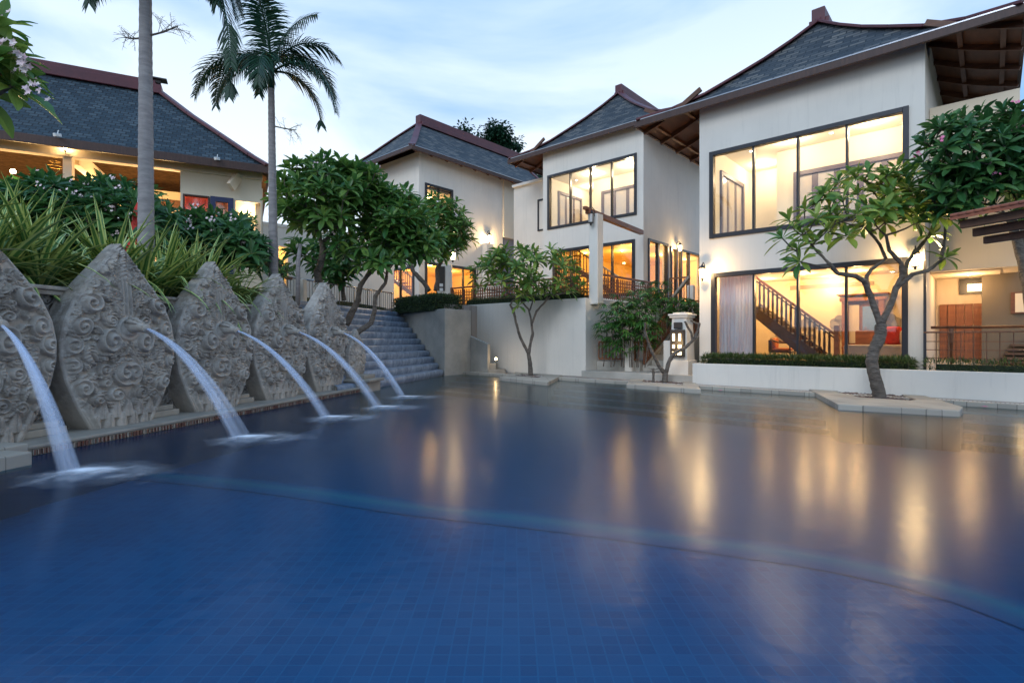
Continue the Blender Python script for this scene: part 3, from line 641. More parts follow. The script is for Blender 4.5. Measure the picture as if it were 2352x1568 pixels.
# ------------------------------------------------------------------ villas
def zprof(pts, s): return float(np.interp(s, [p[0] for p in pts], [p[1] for p in pts]))
def roof(par, uL, uR, wF, wB, ua, wA, wRB, prof, dark='villa_shingle', th=.12, capz=.34, capw=.34, rafters=(), soff='brown_wood', world=False):
    S = [s for s, _ in prof]; rings = []
    for s, z in prof:
        rings.append((ua+(uL-ua)*s, ua+(uR-ua)*s, wA+(wF-wA)*s, wRB+(wB-wRB)*s, z))
    def faces(off, m, flip):
        for side in range(4):
            acc = 0
            for i in range(len(rings)-1):
                a, b = rings[i], rings[i+1]
                if side == 0: q = [(b[0], b[2], b[4]), (b[1], b[2], b[4]), (a[1], a[2], a[4]), (a[0], a[2], a[4])]; ax = 0
                if side == 1: q = [(b[1], b[2], b[4]), (b[1], b[3], b[4]), (a[1], a[3], a[4]), (a[1], a[2], a[4])]; ax = 1
                if side == 2: q = [(b[1], b[3], b[4]), (b[0], b[3], b[4]), (a[0], a[3], a[4]), (a[1], a[3], a[4])]; ax = 0
                if side == 3: q = [(b[0], b[3], b[4]), (b[0], b[2], b[4]), (a[0], a[2], a[4]), (a[0], a[3], a[4])]; ax = 1
                run = math.hypot((a[0]-b[0]) if ax else (a[2]-b[2]), a[4]-b[4])
                q = [(x, y, z-off) for x, y, z in q]; uv = [(q[0][ax], -acc-run), (q[1][ax], -acc-run), (q[2][ax], -acc), (q[3][ax], -acc)]
                m.add(q, [(3, 2, 1, 0)] if flip else [(0, 1, 2, 3)], uv); acc += run
    m = MB(); faces(0, m, False); rf = m.build('roof', dark, par, world=world)
    m = MB(); faces(th, m, True)
    e = rings[-1]; c = [(e[0], e[2]), (e[1], e[2]), (e[1], e[3]), (e[0], e[3])]
    m.build('soffit', soff, rf, world=world)
    m = MB()
    for i in range(4):
        a, b = c[i], c[(i+1) % 4]; d = V((b[0]-a[0], b[1]-a[1], 0)).normalized()*.03
        m.beam((a[0]-d.x, a[1]-d.y, e[4]-th*.62), (b[0]+d.x, b[1]+d.y, e[4]-th*.5), .07, th+.09)
    m.build('fascia', 'fascia_wood', rf, world=world, bevel=.01)
    m = MB()
    for i in range(4):
        a, b = c[i], c[(i+1) % 4]; m.beam((a[0], a[1], e[4]+.02), (b[0], b[1], e[4]+.02), .09, .028)
    m.build('drip_edge', 'steel' if dark == 'villa_shingle' else 'maroon_paint', rf, world=world)
    for k, l in ((0, 2), (1, 2), (1, 3), (0, 3)):
        m = MB()
        for i in range(len(rings)-1):
            a, b = rings[i], rings[i+1]; m.beam((a[k], a[l], a[4]+.03), (b[k], b[l], b[4]+.03), .30, .07)
        m.build('hip_cap', 'maroon_paint', rf, world=world, bevel=.015)
    t = rings[0]; m = MB(); m.box(ua-capw/2, ua+capw/2, wA-.12, wRB+.12, t[4]-.1, t[4]+capz); m.box(ua-capw*.75, ua+capw*.75, wA-.05, wRB+.05, t[4]-.16, t[4]+.06)
    m.build('ridge_cap', 'maroon_paint', rf, world=world, bevel=.02)
    for (sd, w0, w1, n, uw) in rafters:          # rafters under the side overhangs
        for i in range(n):
            wv = w0+(w1-w0)*i/(n-1); ue = uL if sd < 0 else uR; m = MB(); pts = []
            for k in range(4):
                uu = uw+(ue-uw)*k/3; s = abs((uu-ua)/(ue-ua)); pts.append((uu, wv, zprof(prof, s)-th-.07))
            for k in range(3): m.beam(pts[k], pts[k+1], .07, .13)
            m.build('rafter', 'brown_wood', rf, world=world)
        for f in (.35, .8):
            uu = uw+(ue-uw)*f; s = abs((uu-ua)/(ue-ua)); m = MB(); m.beam((uu, w0, zprof(prof, s)-th-.05), (uu, w1, zprof(prof, s)-th-.05), .09, .09); m.build('purlin', 'brown_wood', rf, world=world)
    return rf

PROF = [(0, 10.36), (.15, 9.80), (.3, 9.30), (.45, 8.86), (.62, 8.38), (.8, 8.00), (1, 7.72)]
def villa(fr, dz, name, label, D, left_ops, right_ops, front_lo, W=5.02, apexdz=0):
    par = thing(name, fr.W(0, 0, 0), label, 'house', 'white villas with dark hip roofs', rz=fr.ang, world=False)
    prof = [(s, z+dz+apexdz*(1-s)) for s, z in PROF]
    roof(par, -1.78, 6.6, -.38, D+.4, 2.42, 2.6, D-2.2, prof, rafters=((-1, .1, D, 9, 0), (1, .1, D, 9, W)))
    return par, prof
def side_wall(mb, u0, u1, D, zb, dz, ops=()):
    ztop = 7.72+dz
    wallgrid(mb, 'w', u0, u1, .25, D, zb, ztop, list(ops))
    mb.prismx([(.25, ztop), (1.15, ztop), (1.15, ztop+.0), (1.3, 8.28+dz), (D-.8, 8.28+dz), (D, ztop)], u0+.002, u1-.002)

# ---- villa 3 (near right)
fu = lambda px: F3.front(px, 500)[0]
v3, prof3 = villa(F3, 0, 'villa', 'nearest white villa at right with two wide lit windows', 9.0, (), (), None)
up3 = (fu(1630), fu(2088), F3.front(1630, 549)[1], F3.front(1630, 351)[1]); lo3 = (fu(1634), fu(2086), .60, F3.front(1634, 628)[1])
m = MB(); wallgrid(m, 'u', 0, .25, 0, 5.02, .0, 7.80, [up3, lo3])
side_wall(m, 4.77, 5.02, 9, 0, 0); side_wall(m, 0, .25, 9, 0, 0); m.box(.25, 4.77, 8.75, 9, 0, 7.7)
m.build('wall', 'white_plaster', v3, world=False)
mu = [fu(1730), fu(1832), fu(1945)]
wu = window(v3, 'u', 0, -1, *up3, mull=mu, fw=.115); wl = window(v3, 'u', 0, -1, *lo3, mull=[fu(1731), fu(1832), fu(1943)], fw=.115)
def upper_room(par, zf, zc, W=5.02, ud=1.5, wd=1.85, wd2=3.3):
    m = MB(); m.box(.25, W-.25, .25, 3.5, zf-.2, zf); m.box(.25, W-.25, .25, 3.5, zc, zc+.12)
    m.box(ud, W-.25, wd, wd+.1, zf, zc); m.box(.25, ud, wd2, wd2+.1, zf, zc); m.box(.255, .30, .25, wd2, zf, zc); m.box(W-.30, W-.255, .25, wd, zf, zc)
    m.box(ud, ud+.1, wd+.1, wd2, zf, zc)
    m.build('room', 'room_upper_plaster', par, world=False)
def inner_window(par, axis, d, out, a0, a1, z0, z1, n, lit='window_glass', fm='inner_frame'):
    mull = [a0+(a1-a0)*k/n for k in range(1, n)]
    window(par, axis, d, out, a0, a1, z0, z1, mull=mull, fw=.12, mw=.15, fm=fm, name='inner_window', glass=True, proud=.06)
simple('inner_frame', (.11, .08, .09), (.08, .055, .065), 4, .45, .1)
simple('painted_reflection', (.42, .42, .46), (.62, .52, .42), 1.6, .12, 0)  # glass reflections of the inner windows put into the colour
upper_room(v3, 4.0, 6.62)
inner_window(v3, 'u', 1.84, -1, 1.95, 4.6, 4.55, 5.95, 5); m = MB().box(2.05, 4.5, 1.845, 1.85, 4.65, 5.85); m.build('pane_reflection', 'painted_reflection', v3, world=False)  # sheet behind the panes carries the painted reflection
inner_window(v3, 'w', .305, 1, .7, 2.6, 4.15, 6.1, 3); m = MB().box(.3005, .303, .8, 2.5, 4.25, 6.0); m.build('pane_reflection', 'painted_reflection', v3, world=False)
# lower room
ZC = lo3[3]+.02
m = MB(); m.box(.25, 4.77, .26, 5.5, .3, .48); m.build('floor', 'cream_floor', v3, world=False)
m = MB(); m.box(.25, 4.77, .26, 5.5, ZC, ZC+.12); m.box(.25, 4.77, 5.4, 5.5, .48, ZC); m.box(.255, .3, .26, 5.4, .48, ZC); m.box(4.70, 4.765, .26, 5.4, .48, ZC)
m.box(.3, 4.7, 3.6, 5.4, ZC-.42, ZC-.002); m.build('room', 'room_plaster', v3, world=False)
m = MB(); m.box(1.4, 3.6, 3.592, 3.6, ZC-.30, ZC-.17); 
m.build('air_vent', 'sofa_fabric', v3, world=False)
# ceiling spots as parts with lights
def spot(par, u, w_, z, power, fr, r=.045, world=False, col=(1, .61, .27)):
    m = MB(); m.tubez([(r*1.5, .0), (r*1.5, -.012), (r, -.014), (r, -.003)], (u, w_, z), 12); s_ = m.build('ceiling_light', 'white_paint', par, world=False)
    m = MB(); m.tubez([(r, -.006), (r*.9, -.012)], (u, w_, z), 12); m.build('bulb', 'bulb_white', s_, world=False)
    if power:
        l = lamp((0, 0, 0), power, None, col=col, r=.12); l.parent = par; l.location = (u, w_, z-.22)
for (u, w_, p) in ((1.0, 1.2, 0), (2.1, .9, 95), (3.0, 1.2, 0), (3.9, .9, 95), (.9, 2.6, 60)): spot(v3, u, w_, 6.62, p, F3, col=(1, .76, .48))
for (u, w_, p) in ((1.0, 2.6, 60), (2.2, 1.9, 60), (3.4, 2.2, 70), (4.1, 3.0, 0), (2.6, 3.2, 60), (.62, .95, 50)): spot(v3, u, w_, ZC, p, F3)  # last spot is an added fill to brighten the string curtain
for (u, w_, p) in ((1.0, 4.6, 55), (3.0, 4.6, 55)): spot(v3, u, w_, ZC-.42, p, F3)

# ---- furniture in the lower room: things of their own, world coordinates through F3
def WF(m, fr=F3):
    m.v = [tuple(fr.W(*p)) for p in m.v]; return m
stc = thing('staircase', F3.W(2.0, 1.6, .48), 'dark wooden staircase with turned balusters behind the big lower window', 'staircase')
n = 9; uA, uB = 3.02, .95; run = (uA-uB)/n; rise = .192; m = MB(); m2 = MB()
for i in range(n):
    u = uA-i*run; z = .48+(i+1)*rise; m.box(u-run, u+.035, 1.25, 2.15, z-.035, z); m2.box(u-.02, u, 1.27, 2.13, z-rise, z-.035)
WF(m).build('tread', 'sandstone', stc, bevel=.006); WF(m2).build('riser', 'dark_wood', stc)
for wv in (1.2, 2.16): WF(MB().prismy([(uA+.05, .48), (uA+.05, .60), (uB, .60+n*rise), (uB, .42+n*rise-.14), (uA-.35, .48)], wv, wv+.05)).build('stringer', 'dark_wood', stc)
def rp(u, w_): return (u, w_, .48+(uA-u)/run*rise+rise*.5+.86)
for wv in (1.225,):
    WF(MB().beam(rp(uA+.05, wv), rp(uB-.1, wv), .07, .06)).build('handrail', 'red_wood', stc)
    WF(MB().beam(V(rp(uA+.05, wv))-V((0, 0, .1)), V(rp(uB-.1, wv))-V((0, 0, .1)), .04, .035)).build('handrail', 'dark_wood', stc)
    for i in range(2*n-1):
        u = uA-run*.3-i*run*.5; z0 = .48+(math.floor((uA-u)/run)+1)*rise; zt = rp(u, wv)[2]-.03
        b = MB(); h = zt-z0; b.tubez([(.024, 0), (.024, h*.15), (.036, h*.22), (.026, h*.3), (.034, h*.5), (.026, h*.78), (.034, h*.84), (.022, h)], (u, wv, z0), 8); WF(b).build('baluster', 'dark_wood', stc, smooth=True)
WF(MB().box(uA+.04, uA+.16, 1.16, 1.28, .48, 1.62)).build('newel_post', 'red_wood', stc, bevel=.01)
m = MB(); m.box(.3, uB, 1.2, 2.2, .42+n*rise-.15, .48+n*rise+.0); 
for k in range(9): m.box(.32+k*.07, .36+k*.07, 1.21, 1.25, .48+n*rise, .48+n*rise+.95)
m.box(.3, uB, 1.2, 1.26, .48+n*rise+.95, .48+n*rise+1.0); WF(m).build('landing', 'dark_wood', stc)
# string curtain
cu = MB(); us = np.linspace(fu(1641), fu(1726), 90)
for i, u in enumerate(us):
    wv = .36+.009*math.sin(i*.8)+.003*math.sin(i*2.3); b = len(cu.v); cu.v += [tuple(F3.W(u, wv, .62)), tuple(F3.W(u, wv, ZC-.02)), tuple(F3.W(u, wv+.012, .62)), tuple(F3.W(u, wv+.012, ZC-.02))]; cu.uv += [(0, 0)]*4
    if i: cu.f.append((b-4, b, b+1, b-3)); cu.f.append((b-2, b-1, b+3, b+2))
tag(cu.build('curtain', 'string_curtain'), 'white and pinkish string curtain inside the lower window, left end', 'curtain')
# armchair under the stair
ac = thing('armchair', F3.W(1.55, 2.9, .48), 'dark wooden round-back armchair with orange cushions under the stairs', 'armchair')
cx, cw = 1.45, 1.0+1.6
for du in (-.28, .28):
    for dw in (-.26, .26): WF(MB().tube([(cx+du, cw+dw, .48), (cx+du*.95, cw+dw*.95, .48+.68)], .022, 8)).build('leg', 'dark_wood', ac)
WF(MB().box(cx-.3, cx+.3, cw-.28, cw+.28, .86, .91)).build('seat', 'dark_wood', ac, bevel=.01)
pts = [(cx+.32*math.cos(a), cw+.30*math.sin(a), 1.16+.12*max(0, math.cos(a-PI))) for a in np.linspace(PI*.15, PI*1.85, 18)]
WF(MB().tube(pts, .024, 8)).build('back_rail', 'dark_wood', ac, smooth=True)
for k in range(5): y = cw-.2+k*.1; WF(MB().box(cx-.33, cx-.31, y-.025, y+.025, .9, 1.24)).build('back_slat', 'dark_wood', ac)
def cushion(mb, c, sx, sy, sz, n=8):
    b = len(mb.v)
    for i in range(n+1):
        for k in range(n*2):
            th = PI*i/n; ph = PI*k/n; x = math.sin(th)*math.cos(ph); y = math.sin(th)*math.sin(ph); z = -math.cos(th); g = lambda q: math.copysign(abs(q)**.5, q)
            mb.v.append((c[0]+g(x)*sx, c[1]+g(y)*sy, c[2]+g(z)*sz)); mb.uv.append((0, 0))
    for i in range(n):
        for k in range(n*2): k2 = (k+1) % (n*2); mb.f.append((b+i*n*2+k, b+i*n*2+k2, b+(i+1)*n*2+k2, b+(i+1)*n*2+k))
    return mb
tag(WF(cushion(MB(), (cx, cw, .96), .26, .25, .05)).build('seat_cushion', 'orange_fabric', smooth=True), 'flat orange seat cushion lying on the round-back armchair', 'cushion')
tag(WF(cushion(MB(), (cx-.2, cw, 1.15), .06, .2, .16)).build('back_cushion', 'orange_fabric', smooth=True), 'upright orange cushion leaning on the armchair back', 'cushion')
# cabinet with mirror
u0c, u1c = F3.front(1933, 700, 3.2)[0], F3.front(2030, 700, 3.2)[0]
cb = thing('cabinet', F3.W((u0c+u1c)/2, 3.4, .48), 'reddish brown wooden washstand cabinet with mirror behind the window', 'cabinet')
m = MB(); m.box(u0c, u0c+.12, 3.2, 3.55, .48, 2.35); m.box(u1c-.12, u1c, 3.2, 3.55, .48, 2.35); m.box(u0c+.12, u1c-.12, 3.2, 3.55, .48, .9); m.box(u0c-.05, u1c+.05, 3.16, 3.55, 2.35, 2.45); m.box(u0c-.12, u1c+.12, 3.14, 3.55, 2.52, 2.56); m.box(u0c+.12, u1c-.12, 3.4, 3.55, .9, 2.35); m.box(u0c+.12, u1c-.12, 3.2, 3.4, 1.0, 1.05)
WF(m).build('frame', 'red_wood', cb, bevel=.01)
m = MB(); m.box((u0c+u1c)/2-.02, u1c-.16, 3.38, 3.398, 1.25, 2.2); WF(m).build('mirror', 'mirror_glass', cb); m = MB(); m.box(u0c+.16, (u0c+u1c)/2-.1, 3.36, 3.398, 1.15, 2.25); WF(m).build('door', 'cream_plaster', cb)
m = MB(); m.tubez([(.05, 0), (.08, .02), (.17, .10), (.19, .16), (.16, .155)], ((u0c+u1c)/2+.1, 3.28, 1.055), 16); tag(WF(m).build('bowl', 'dark_bowl', smooth=True), 'dark round bowl standing in the wooden washstand', 'bowl')
# sofa bed, cushions, trefoil ornaments
sf = thing('sofa', F3.W(3.9, 1.9, .48), 'low grey sofa behind the lower window beside the big tree trunk', 'sofa')
WF(MB().box(3.25, 4.66, 1.5, 2.6, .48, .80)).build('base', 'dark_wood', sf, bevel=.02); WF(MB().box(3.22, 4.66, 1.46, 2.6, .80, 1.12)).build('mattress', 'sofa_fabric', sf, bevel=.05); WF(MB().box(3.3, 4.66, 2.6, 2.8, .48, 1.5)).build('backrest', 'red_wood', sf, bevel=.02)
tag(WF(cushion(MB(), (4.2, 2.3, 1.36), .2, .1, .24)).build('red_cushion', 'red_fabric', smooth=True), 'bright red cushion standing on the sofa by the tree trunk', 'cushion')
tag(WF(cushion(MB(), (4.5, 2.2, 1.3), .16, .12, .2)).build('beige_cushion', 'sofa_fabric', smooth=True), 'beige cushion at the right end of the sofa', 'cushion')
for i, u in enumerate((1.15, 1.95, 2.75, 4.0, 4.45)):
    m = MB(); zc = 1.72
    for a, r in ((90, .13), (200, .12), (340, .12), (160, .12), (20, .12)): 
        c = (u+.13*math.cos(math.radians(a)), zc+.13*math.sin(math.radians(a))); m.prismy([(c[0]+r*math.cos(q), c[1]+r*math.sin(q)) for q in np.linspace(0, 2*PI, 16, endpoint=False)], 3.50+.002*(a % 7), 3.55)
    m.prismy([(u-.05, zc-.3), (u+.05, zc-.3), (u+.05, zc), (u-.05, zc)], 3.52, 3.55)
    m.box(u-.14, u+.14, 3.45, 3.55, zc-.36, zc-.3)
    tag(WF(m).build('wall_ornament', 'ornament_grey'), 'grey cloud-shaped wall ornament inside the lit lower room', 'ornament', 'cloud-shaped ornaments on the back wall')
# partition behind ornaments
tag(WF(MB().box(.3, 4.7, 3.56, 3.6, .48, 2.75)).build('room_partition', 'room_plaster'), 'cream partition wall behind the stairs in the lit lower room', 'wall')

# ---- right of villa 3: annex, balcony
an = thing('annex', F3.W(5.1, 1.6, 0), 'lit annex with slatted timber screen at the right edge behind a railing', 'building', rz=F3.ang, world=False)
OFF.pop(an.name, None); an.location = F3.W(0, 0, 0)
zb = F3.front(2140, 624, 1.0)[1]; ue = F3.front(2343, 612, 1.0)[0]
m = MB(); m.box(5.03, 12, 1.0, 1.3, zb, 6.55) if False else m.box(5.03, ue, 1.0, 1.3, zb, 6.6); m.box(5.03, ue, 1.3, 6, 6.3, 6.6); m.box(ue-.3, ue, 1.3, 4, zb, 6.3); m.box(5.03, 12, 3.0, 3.2, 0, zb+.3); m.box(ue, 12, 2.6, 3.0, 0, 6.5); m.build('wall', 'cream_plaster', an, world=False)
m = MB(); m.box(5.03, ue-.3, 1.3, 3.0, zb-.02, zb+.1); m.build('ceiling', 'cream_plaster', an, world=False)
uT = F3.front(2255, 700, 2.6)[0]
m = MB(); m.box(uT, 12, 2.45, 2.6, 0, zb+1.2); m.build('taupe_wall', 'taupe_plaster', an, world=False)
m = MB(); ts = F3.front(2130, 673, 2.95)[1]; te = F3.front(2130, 850, 2.95)[1]; 
for k in range(24):
    u = 5.1+k*.165
    if u+.15 < uT+.5: m.box(u, u+.155, 2.93-(k % 2)*.03, 2.99, .75, 2.15)
m.build('timber_screen', 'red_wood', an, world=False)
ua_, ub_ = F3.front(2203, 650, 2.98)[0], F3.front(2257, 650, 2.98)[0]; za, zb2 = F3.front(2230, 675, 2.98)[1], F3.front(2230, 640, 2.98)[1]
m = MB(); m.box(ua_, ub_+.4, 2.93, 2.98, za, zb2); m.build('clerestory_window', 'dark_frame', an, world=False); 
m = MB(); m.box(ua_+.16, ub_+.4, 2.925, 2.929, za+.06, zb2-.14); m.build('lit_pane', 'lit_glass', an, world=False)
m = MB(); um = F3.front(2322, 700, 2.44)[0]; z_a, z_b = F3.front(2335, 720, 2.44)[1], F3.front(2335, 671, 2.44)[1]; m.box(um, um+.6, 2.40, 2.45, z_a, z_b); fr_ = m.build('mirror_frame', 'brown_wood', an, world=False); m = MB(); m.box(um+.07, um+.5, 2.39, 2.399, z_a+.03, z_b-.03); m.build('mirror', 'room_plaster', fr_, world=False)
m = MB(); m.box(5.03, 12, -.01, 3.0, .3, .5); m.build('floor', 'cream_floor', an, world=False)
spot(an, 5.7, 2.0, zb-.02, 38, F3, .05); 
l = lamp((0, 0, 0), 14, None, r=.08); l.parent = an; l.location = (6.6, .7, 1.2)
m = MB()
for k in range(5): m.box(uT+.3+k*.05, uT+1.6, 2.25, 2.44, .7+k*.10, .75+k*.10)
m.build('bench_shelf', 'dark_wood', an, world=False)
# balcony railing
rl = thing('balcony_railing', F3.W(7, -.1, .6), 'grid balcony railing with wooden handrail at the right edge', 'railing')
zt, zb_ = F3.front(2130, 765, -.15)[1], F3.front(2130, 822, -.15)[1]; uS = F3.front(2121, 700, -.15)[0]
WF(MB().box(uS, 12, -.19, -.11, zt, zt+.035)).build('handrail', 'beam_wood', rl, bevel=.006)
for zz in np.linspace(zb_, zt, 4)[:-1]: WF(MB().box(uS, 12, -.158, -.142, zz-.008, zz+.008)).build('rail', 'brown_wood', rl)
for k in range(24): u = uS+.02+k*.20; WF(MB().tube([(u, -.15, .55), (u, -.15, zt)], .008, 6)).build('baluster', 'brown_wood', rl)
WF(MB().box(uS-.0, uS+.05, -.18, -.12, .5, 2.95)).build('corner_post', 'dark_frame', rl)
m = MB(); zh = F3.front(2150, 752, .35)[1]; uh = F3.front(2138, 752, .35)[0]; m.tube([(uh, .35, zh), (12, .35, zh)], .03, 8)
for k in range(4): m.tube([(uh+.35+k*1.2, .35, zh-.02), (uh+.35+k*1.2, .35, zh-.08), (uh+.35+k*1.2, .35, .5)], [.05, .05, .012], 8)
tag(WF(m).build('handrail', 'brown_wood', smooth=True), 'round dark wooden handrail behind the balcony railing, right edge', 'handrail')

# ---- villa 2 (middle)
dz2 = 1.98
v2, prof2 = villa(F2, dz2, 'villa', 'middle white villa with wide upper window between the other villas', 9.0, (), (), None, apexdz=.25)
f2 = lambda px, py=500: F2.front(px, py)
up2 = (f2(1258)[0], f2(1463)[0], f2(1463, 493)[1], f2(1463, 351)[1]); lo2 = (f2(1270)[0], f2(1459)[0], 3.0, f2(1459, 549)[1])
s2 = lambda px, py=600: F2.side(px, py, 5.02)
d1 = (s2(1488)[0], s2(1534)[0], 2.85, s2(1488, 547)[1]); d2 = (s2(1540)[0], s2(1600)[0]+.6, 2.85, s2(1540, 565)[1])
m = MB(); wallgrid(m, 'u', 0, .25, 0, 5.02, 2.3, 7.80+dz2, [up2, lo2]); side_wall(m, 4.77, 5.02, 9, 2.3, dz2, [d1, d2]); side_wall(m, 0, .25, 9, 2.3, dz2); m.box(.25, 4.77, 8.75, 9, 2.3, 9.6)
m.build('wall', 'white_plaster', v2, world=False)
window(v2, 'u', 0, -1, *up2, mull=[f2(1309)[0], f2(1355)[0], f2(1404)[0]], fw=.115); window(v2, 'u', 0, -1, *lo2, mull=[f2(1310)[0], f2(1357)[0], f2(1405)[0]], fw=.13)
upper_room(v2, 4.0+dz2, 6.62+dz2-.05)
inner_window(v2, 'u', 1.84, -1, 1.95, 4.6, 4.65+dz2, 6.0+dz2, 4); m = MB().box(2.05, 4.5, 1.845, 1.85, 4.75+dz2, 5.9+dz2); m.build('pane_reflection', 'painted_reflection', v2, world=False)
inner_window(v2, 'w', .305, 1, .7, 2.6, 4.25+dz2, 6.1+dz2, 3); m = MB().box(.3005, .303, .8, 2.5, 4.35+dz2, 6.0+dz2); m.build('pane_reflection', 'painted_reflection', v2, world=False)
zc2 = lo2[3]+.02
def lower_room(par, zf, zc, m_='lit_plaster', W=5.02, D=4.6):
    m = MB(); m.box(.25, W-.25, .26, D, zc, zc+.12); m.box(.25, W-.25, D, D+.1, zf, zc); m.box(.255, .3, .26, D, zf, zc); m.box(.26, W-.26, .26, D, zf-.15, zf); m.build('room', m_, par, world=False)
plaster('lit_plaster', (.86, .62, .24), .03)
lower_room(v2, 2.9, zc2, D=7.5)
for (u, w_, p) in ((1.0, 1.2, 0), (2.1, .9, 85), (3.9, .9, 85), (.9, 2.4, 45)): spot(v2, u, w_, 6.57+dz2, p, F2, .05, col=(1, .78, .52))
for (u, w_, p) in ((1.2, 1.6, 70), (2.8, 2.2, 90), (4.0, 1.4, 80), (3.6, 4.5, 120), (3.8, 6.5, 80)): spot(v2, u, w_, zc2, p, F2, .05, col=(1, .58, .18))
window(v2, 'w', 5.02, 1, *d1, mull=[(d1[0]+d1[1])/2+.05], fw=.10, mw=.14, name='door'); window(v2, 'w', 5.02, 1, *d2, mull=[d2[0]+.65, d2[0]+1.1, d2[0]+1.9], fw=.10, mw=.12, name='door')
def stair_inside(fr, u0, u1, w0, zf, label, rails=True, slope=1):
    s_ = thing('staircase', fr.W((u0+u1)/2, w0+.3, zf), label, 'staircase'); n = 8; dirn = 1 if u1 > u0 else -1; run = abs(u1-u0)/n
    m = MB()
    for i in range(n): ua = u0+dirn*run*i; m.box(min(ua, ua+dirn*run), max(ua, ua+dirn*run), w0, w0+.7, zf+(i+1)*.2-.05, zf+(i+1)*.2)
    WF(m, fr).build('tread', 'dark_wood', s_)
    a, b = (u0, w0, zf+1.0), (u1, w0, zf+1.6+1.0)
    WF(MB().beam(a, b, .05, .06), fr).build('handrail', 'cap_stone', s_); WF(MB().beam((u0, w0-.03, zf+.15), (u1, w0-.03, zf+1.75), .05, .2), fr).build('stringer', 'red_wood', s_)
    for i in range(2*n): t = (i+.5)/(2*n); u = u0+(u1-u0)*t; WF(MB().box(u-.018, u+.018, w0-.02, w0+.02, zf+.15+1.6*t, zf+1.0+1.6*t), fr).build('baluster', 'red_wood', s_)
stair_inside(F2, 3.4, .9, .9, 2.9, 'dark wooden stairs inside the middle villa behind its lower window')
m = MB(); 
for k in range(14): m.box(.32+k*.09, .36+k*.09, .7, .74, 2.9, zc2)
for k in range(12): m.box(.32, 1.55, .7, .74, 3.0+k*.18, 3.03+k*.18)
tag(WF(m, F2).build('lattice_screen', 'brown_wood'), 'brown wooden lattice screen inside the middle villa lower window', 'screen')

# ---- villa 1 (far)
v1 = thing('villa', F1.W(0, 0, 0), 'farthest white villa with long maroon roof ridge behind the plumeria trees', 'house', 'white villas with dark hip roofs', rz=F1.ang, world=False)
PR1 = [(0, 12.85), (.3, 12.0), (.6, 11.1), (.85, 10.45), (1, 10.12)]
roof(v1, -.85, 5.58, -.85, 10.2, 2.4, 2.1, 10.0, PR1, rafters=((1, -.6, 9.9, 12, 5.02),), capz=.42, capw=.4)
s1 = lambda px, py=500: F1.side(px, py, 5.02)
sw = (.35, s1(1040)[0], s1(1040, 484)[1]-.3, s1(1040, 437)[1]); f1 = lambda px, py=500: F1.front(px, py)
fo = (f1(845)[0], f1(955)[0]-.1, 3.0, f1(950, 610)[1]); fup = (.5, 4.4, 6.3, 8.3); j1 = s1(1155)[0]
lo1 = (.35, s1(1092)[0], 2.9, s1(980, 601)[1])
m = MB(); wallgrid(m, 'u', 0, .25, 0, 5.02, 2.3, 10.2, [fo, fup]); wallgrid(m, 'w', 4.77, 5.02, .25, j1, 2.3, 10.3, [sw, lo1]); m.box(0, .25, .25, 10, 2.3, 10.3); m.box(.25, 4.77, 9.75, 10, 2.3, 10.3)
m.build('wall', 'white_plaster', v1, world=False)
m = MB(); zo = s1(1155, 545)[1]; m.box(3.5, 5.10, j1, 9.6, zo, 10.3); m.build('extension', 'cream_plaster', v1, world=False)
m = MB(); m.box(4.6, 4.98, j1, 9.6, 2.3, zo-.004); m.build('recessed_wall', 'grey_plaster', v1, world=False)
window(v1, 'w', 5.02, 1, *sw, mull=[(sw[0]+sw[1])/2], fw=.12); window(v1, 'u', 0, -1, *fup, mull=[1.5, 2.5, 3.5], fw=.12); window(v1, 'u', 0, -1, *fo, mull=[1.3, 2.4, 3.5], fw=.12)
window(v1, 'w', 5.02, 1, *lo1, mull=[lo1[0]+(lo1[1]-lo1[0])*k/4 for k in (1, 2, 3)], fw=.13)
m = MB(); m.box(.3, 4.7, .3, 5, 8.6, 8.7); m.box(.3, 4.7, .3, 5, 5.9, 6.0); m.box(.3, 4.7, 4.6, 4.7, 6, 8.6); m.build('upper_room', 'room_upper_plaster', v1, world=False)
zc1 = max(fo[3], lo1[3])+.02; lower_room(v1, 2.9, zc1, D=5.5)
for (u, w_, p) in ((1.5, 1.5, 110), (4.0, 1.5, 110), (3.0, 3.6, 130)): spot(v1, u, w_, zc1, p, F1, .06, col=(1, .56, .17))
for (u, w_, p) in ((3.6, 1.6, 110),): spot(v1, u, w_, 8.6, p, F1, .06)
stair_inside(F1, 4.2, 1.2, 1.0, 2.9, 'wooden stairs inside the farthest villa behind its lower window')
# link wall between villa 1 and villa 2
m = MB(); a = P(1213, 430, 31.0); lw = thing('link_wall', F2.W(-1.5, 3.5, 2.5), 'short white link wall with a narrow window between two villas', 'wall', rz=F2.ang, world=False)
lw.location = F2.W(0, 0, 0)
m = MB(); zl = F2.front(1225, 421, 1.6)[1]; wallgrid(m, 'u', 1.6, 1.85, -3.2, 0, 2.3, zl, []); m.box(-3.2, 0, 1.45, 2.0, zl, zl+.12); m.build('wall', 'white_plaster', lw, world=False)
uw = F2.front(1237, 500, 1.59)[0]; window(lw, 'u', 1.6, -1, uw-.05, -.02, F2.front(1240, 531, 1.6)[1], F2.front(1240, 458, 1.6)[1], fw=.08); 

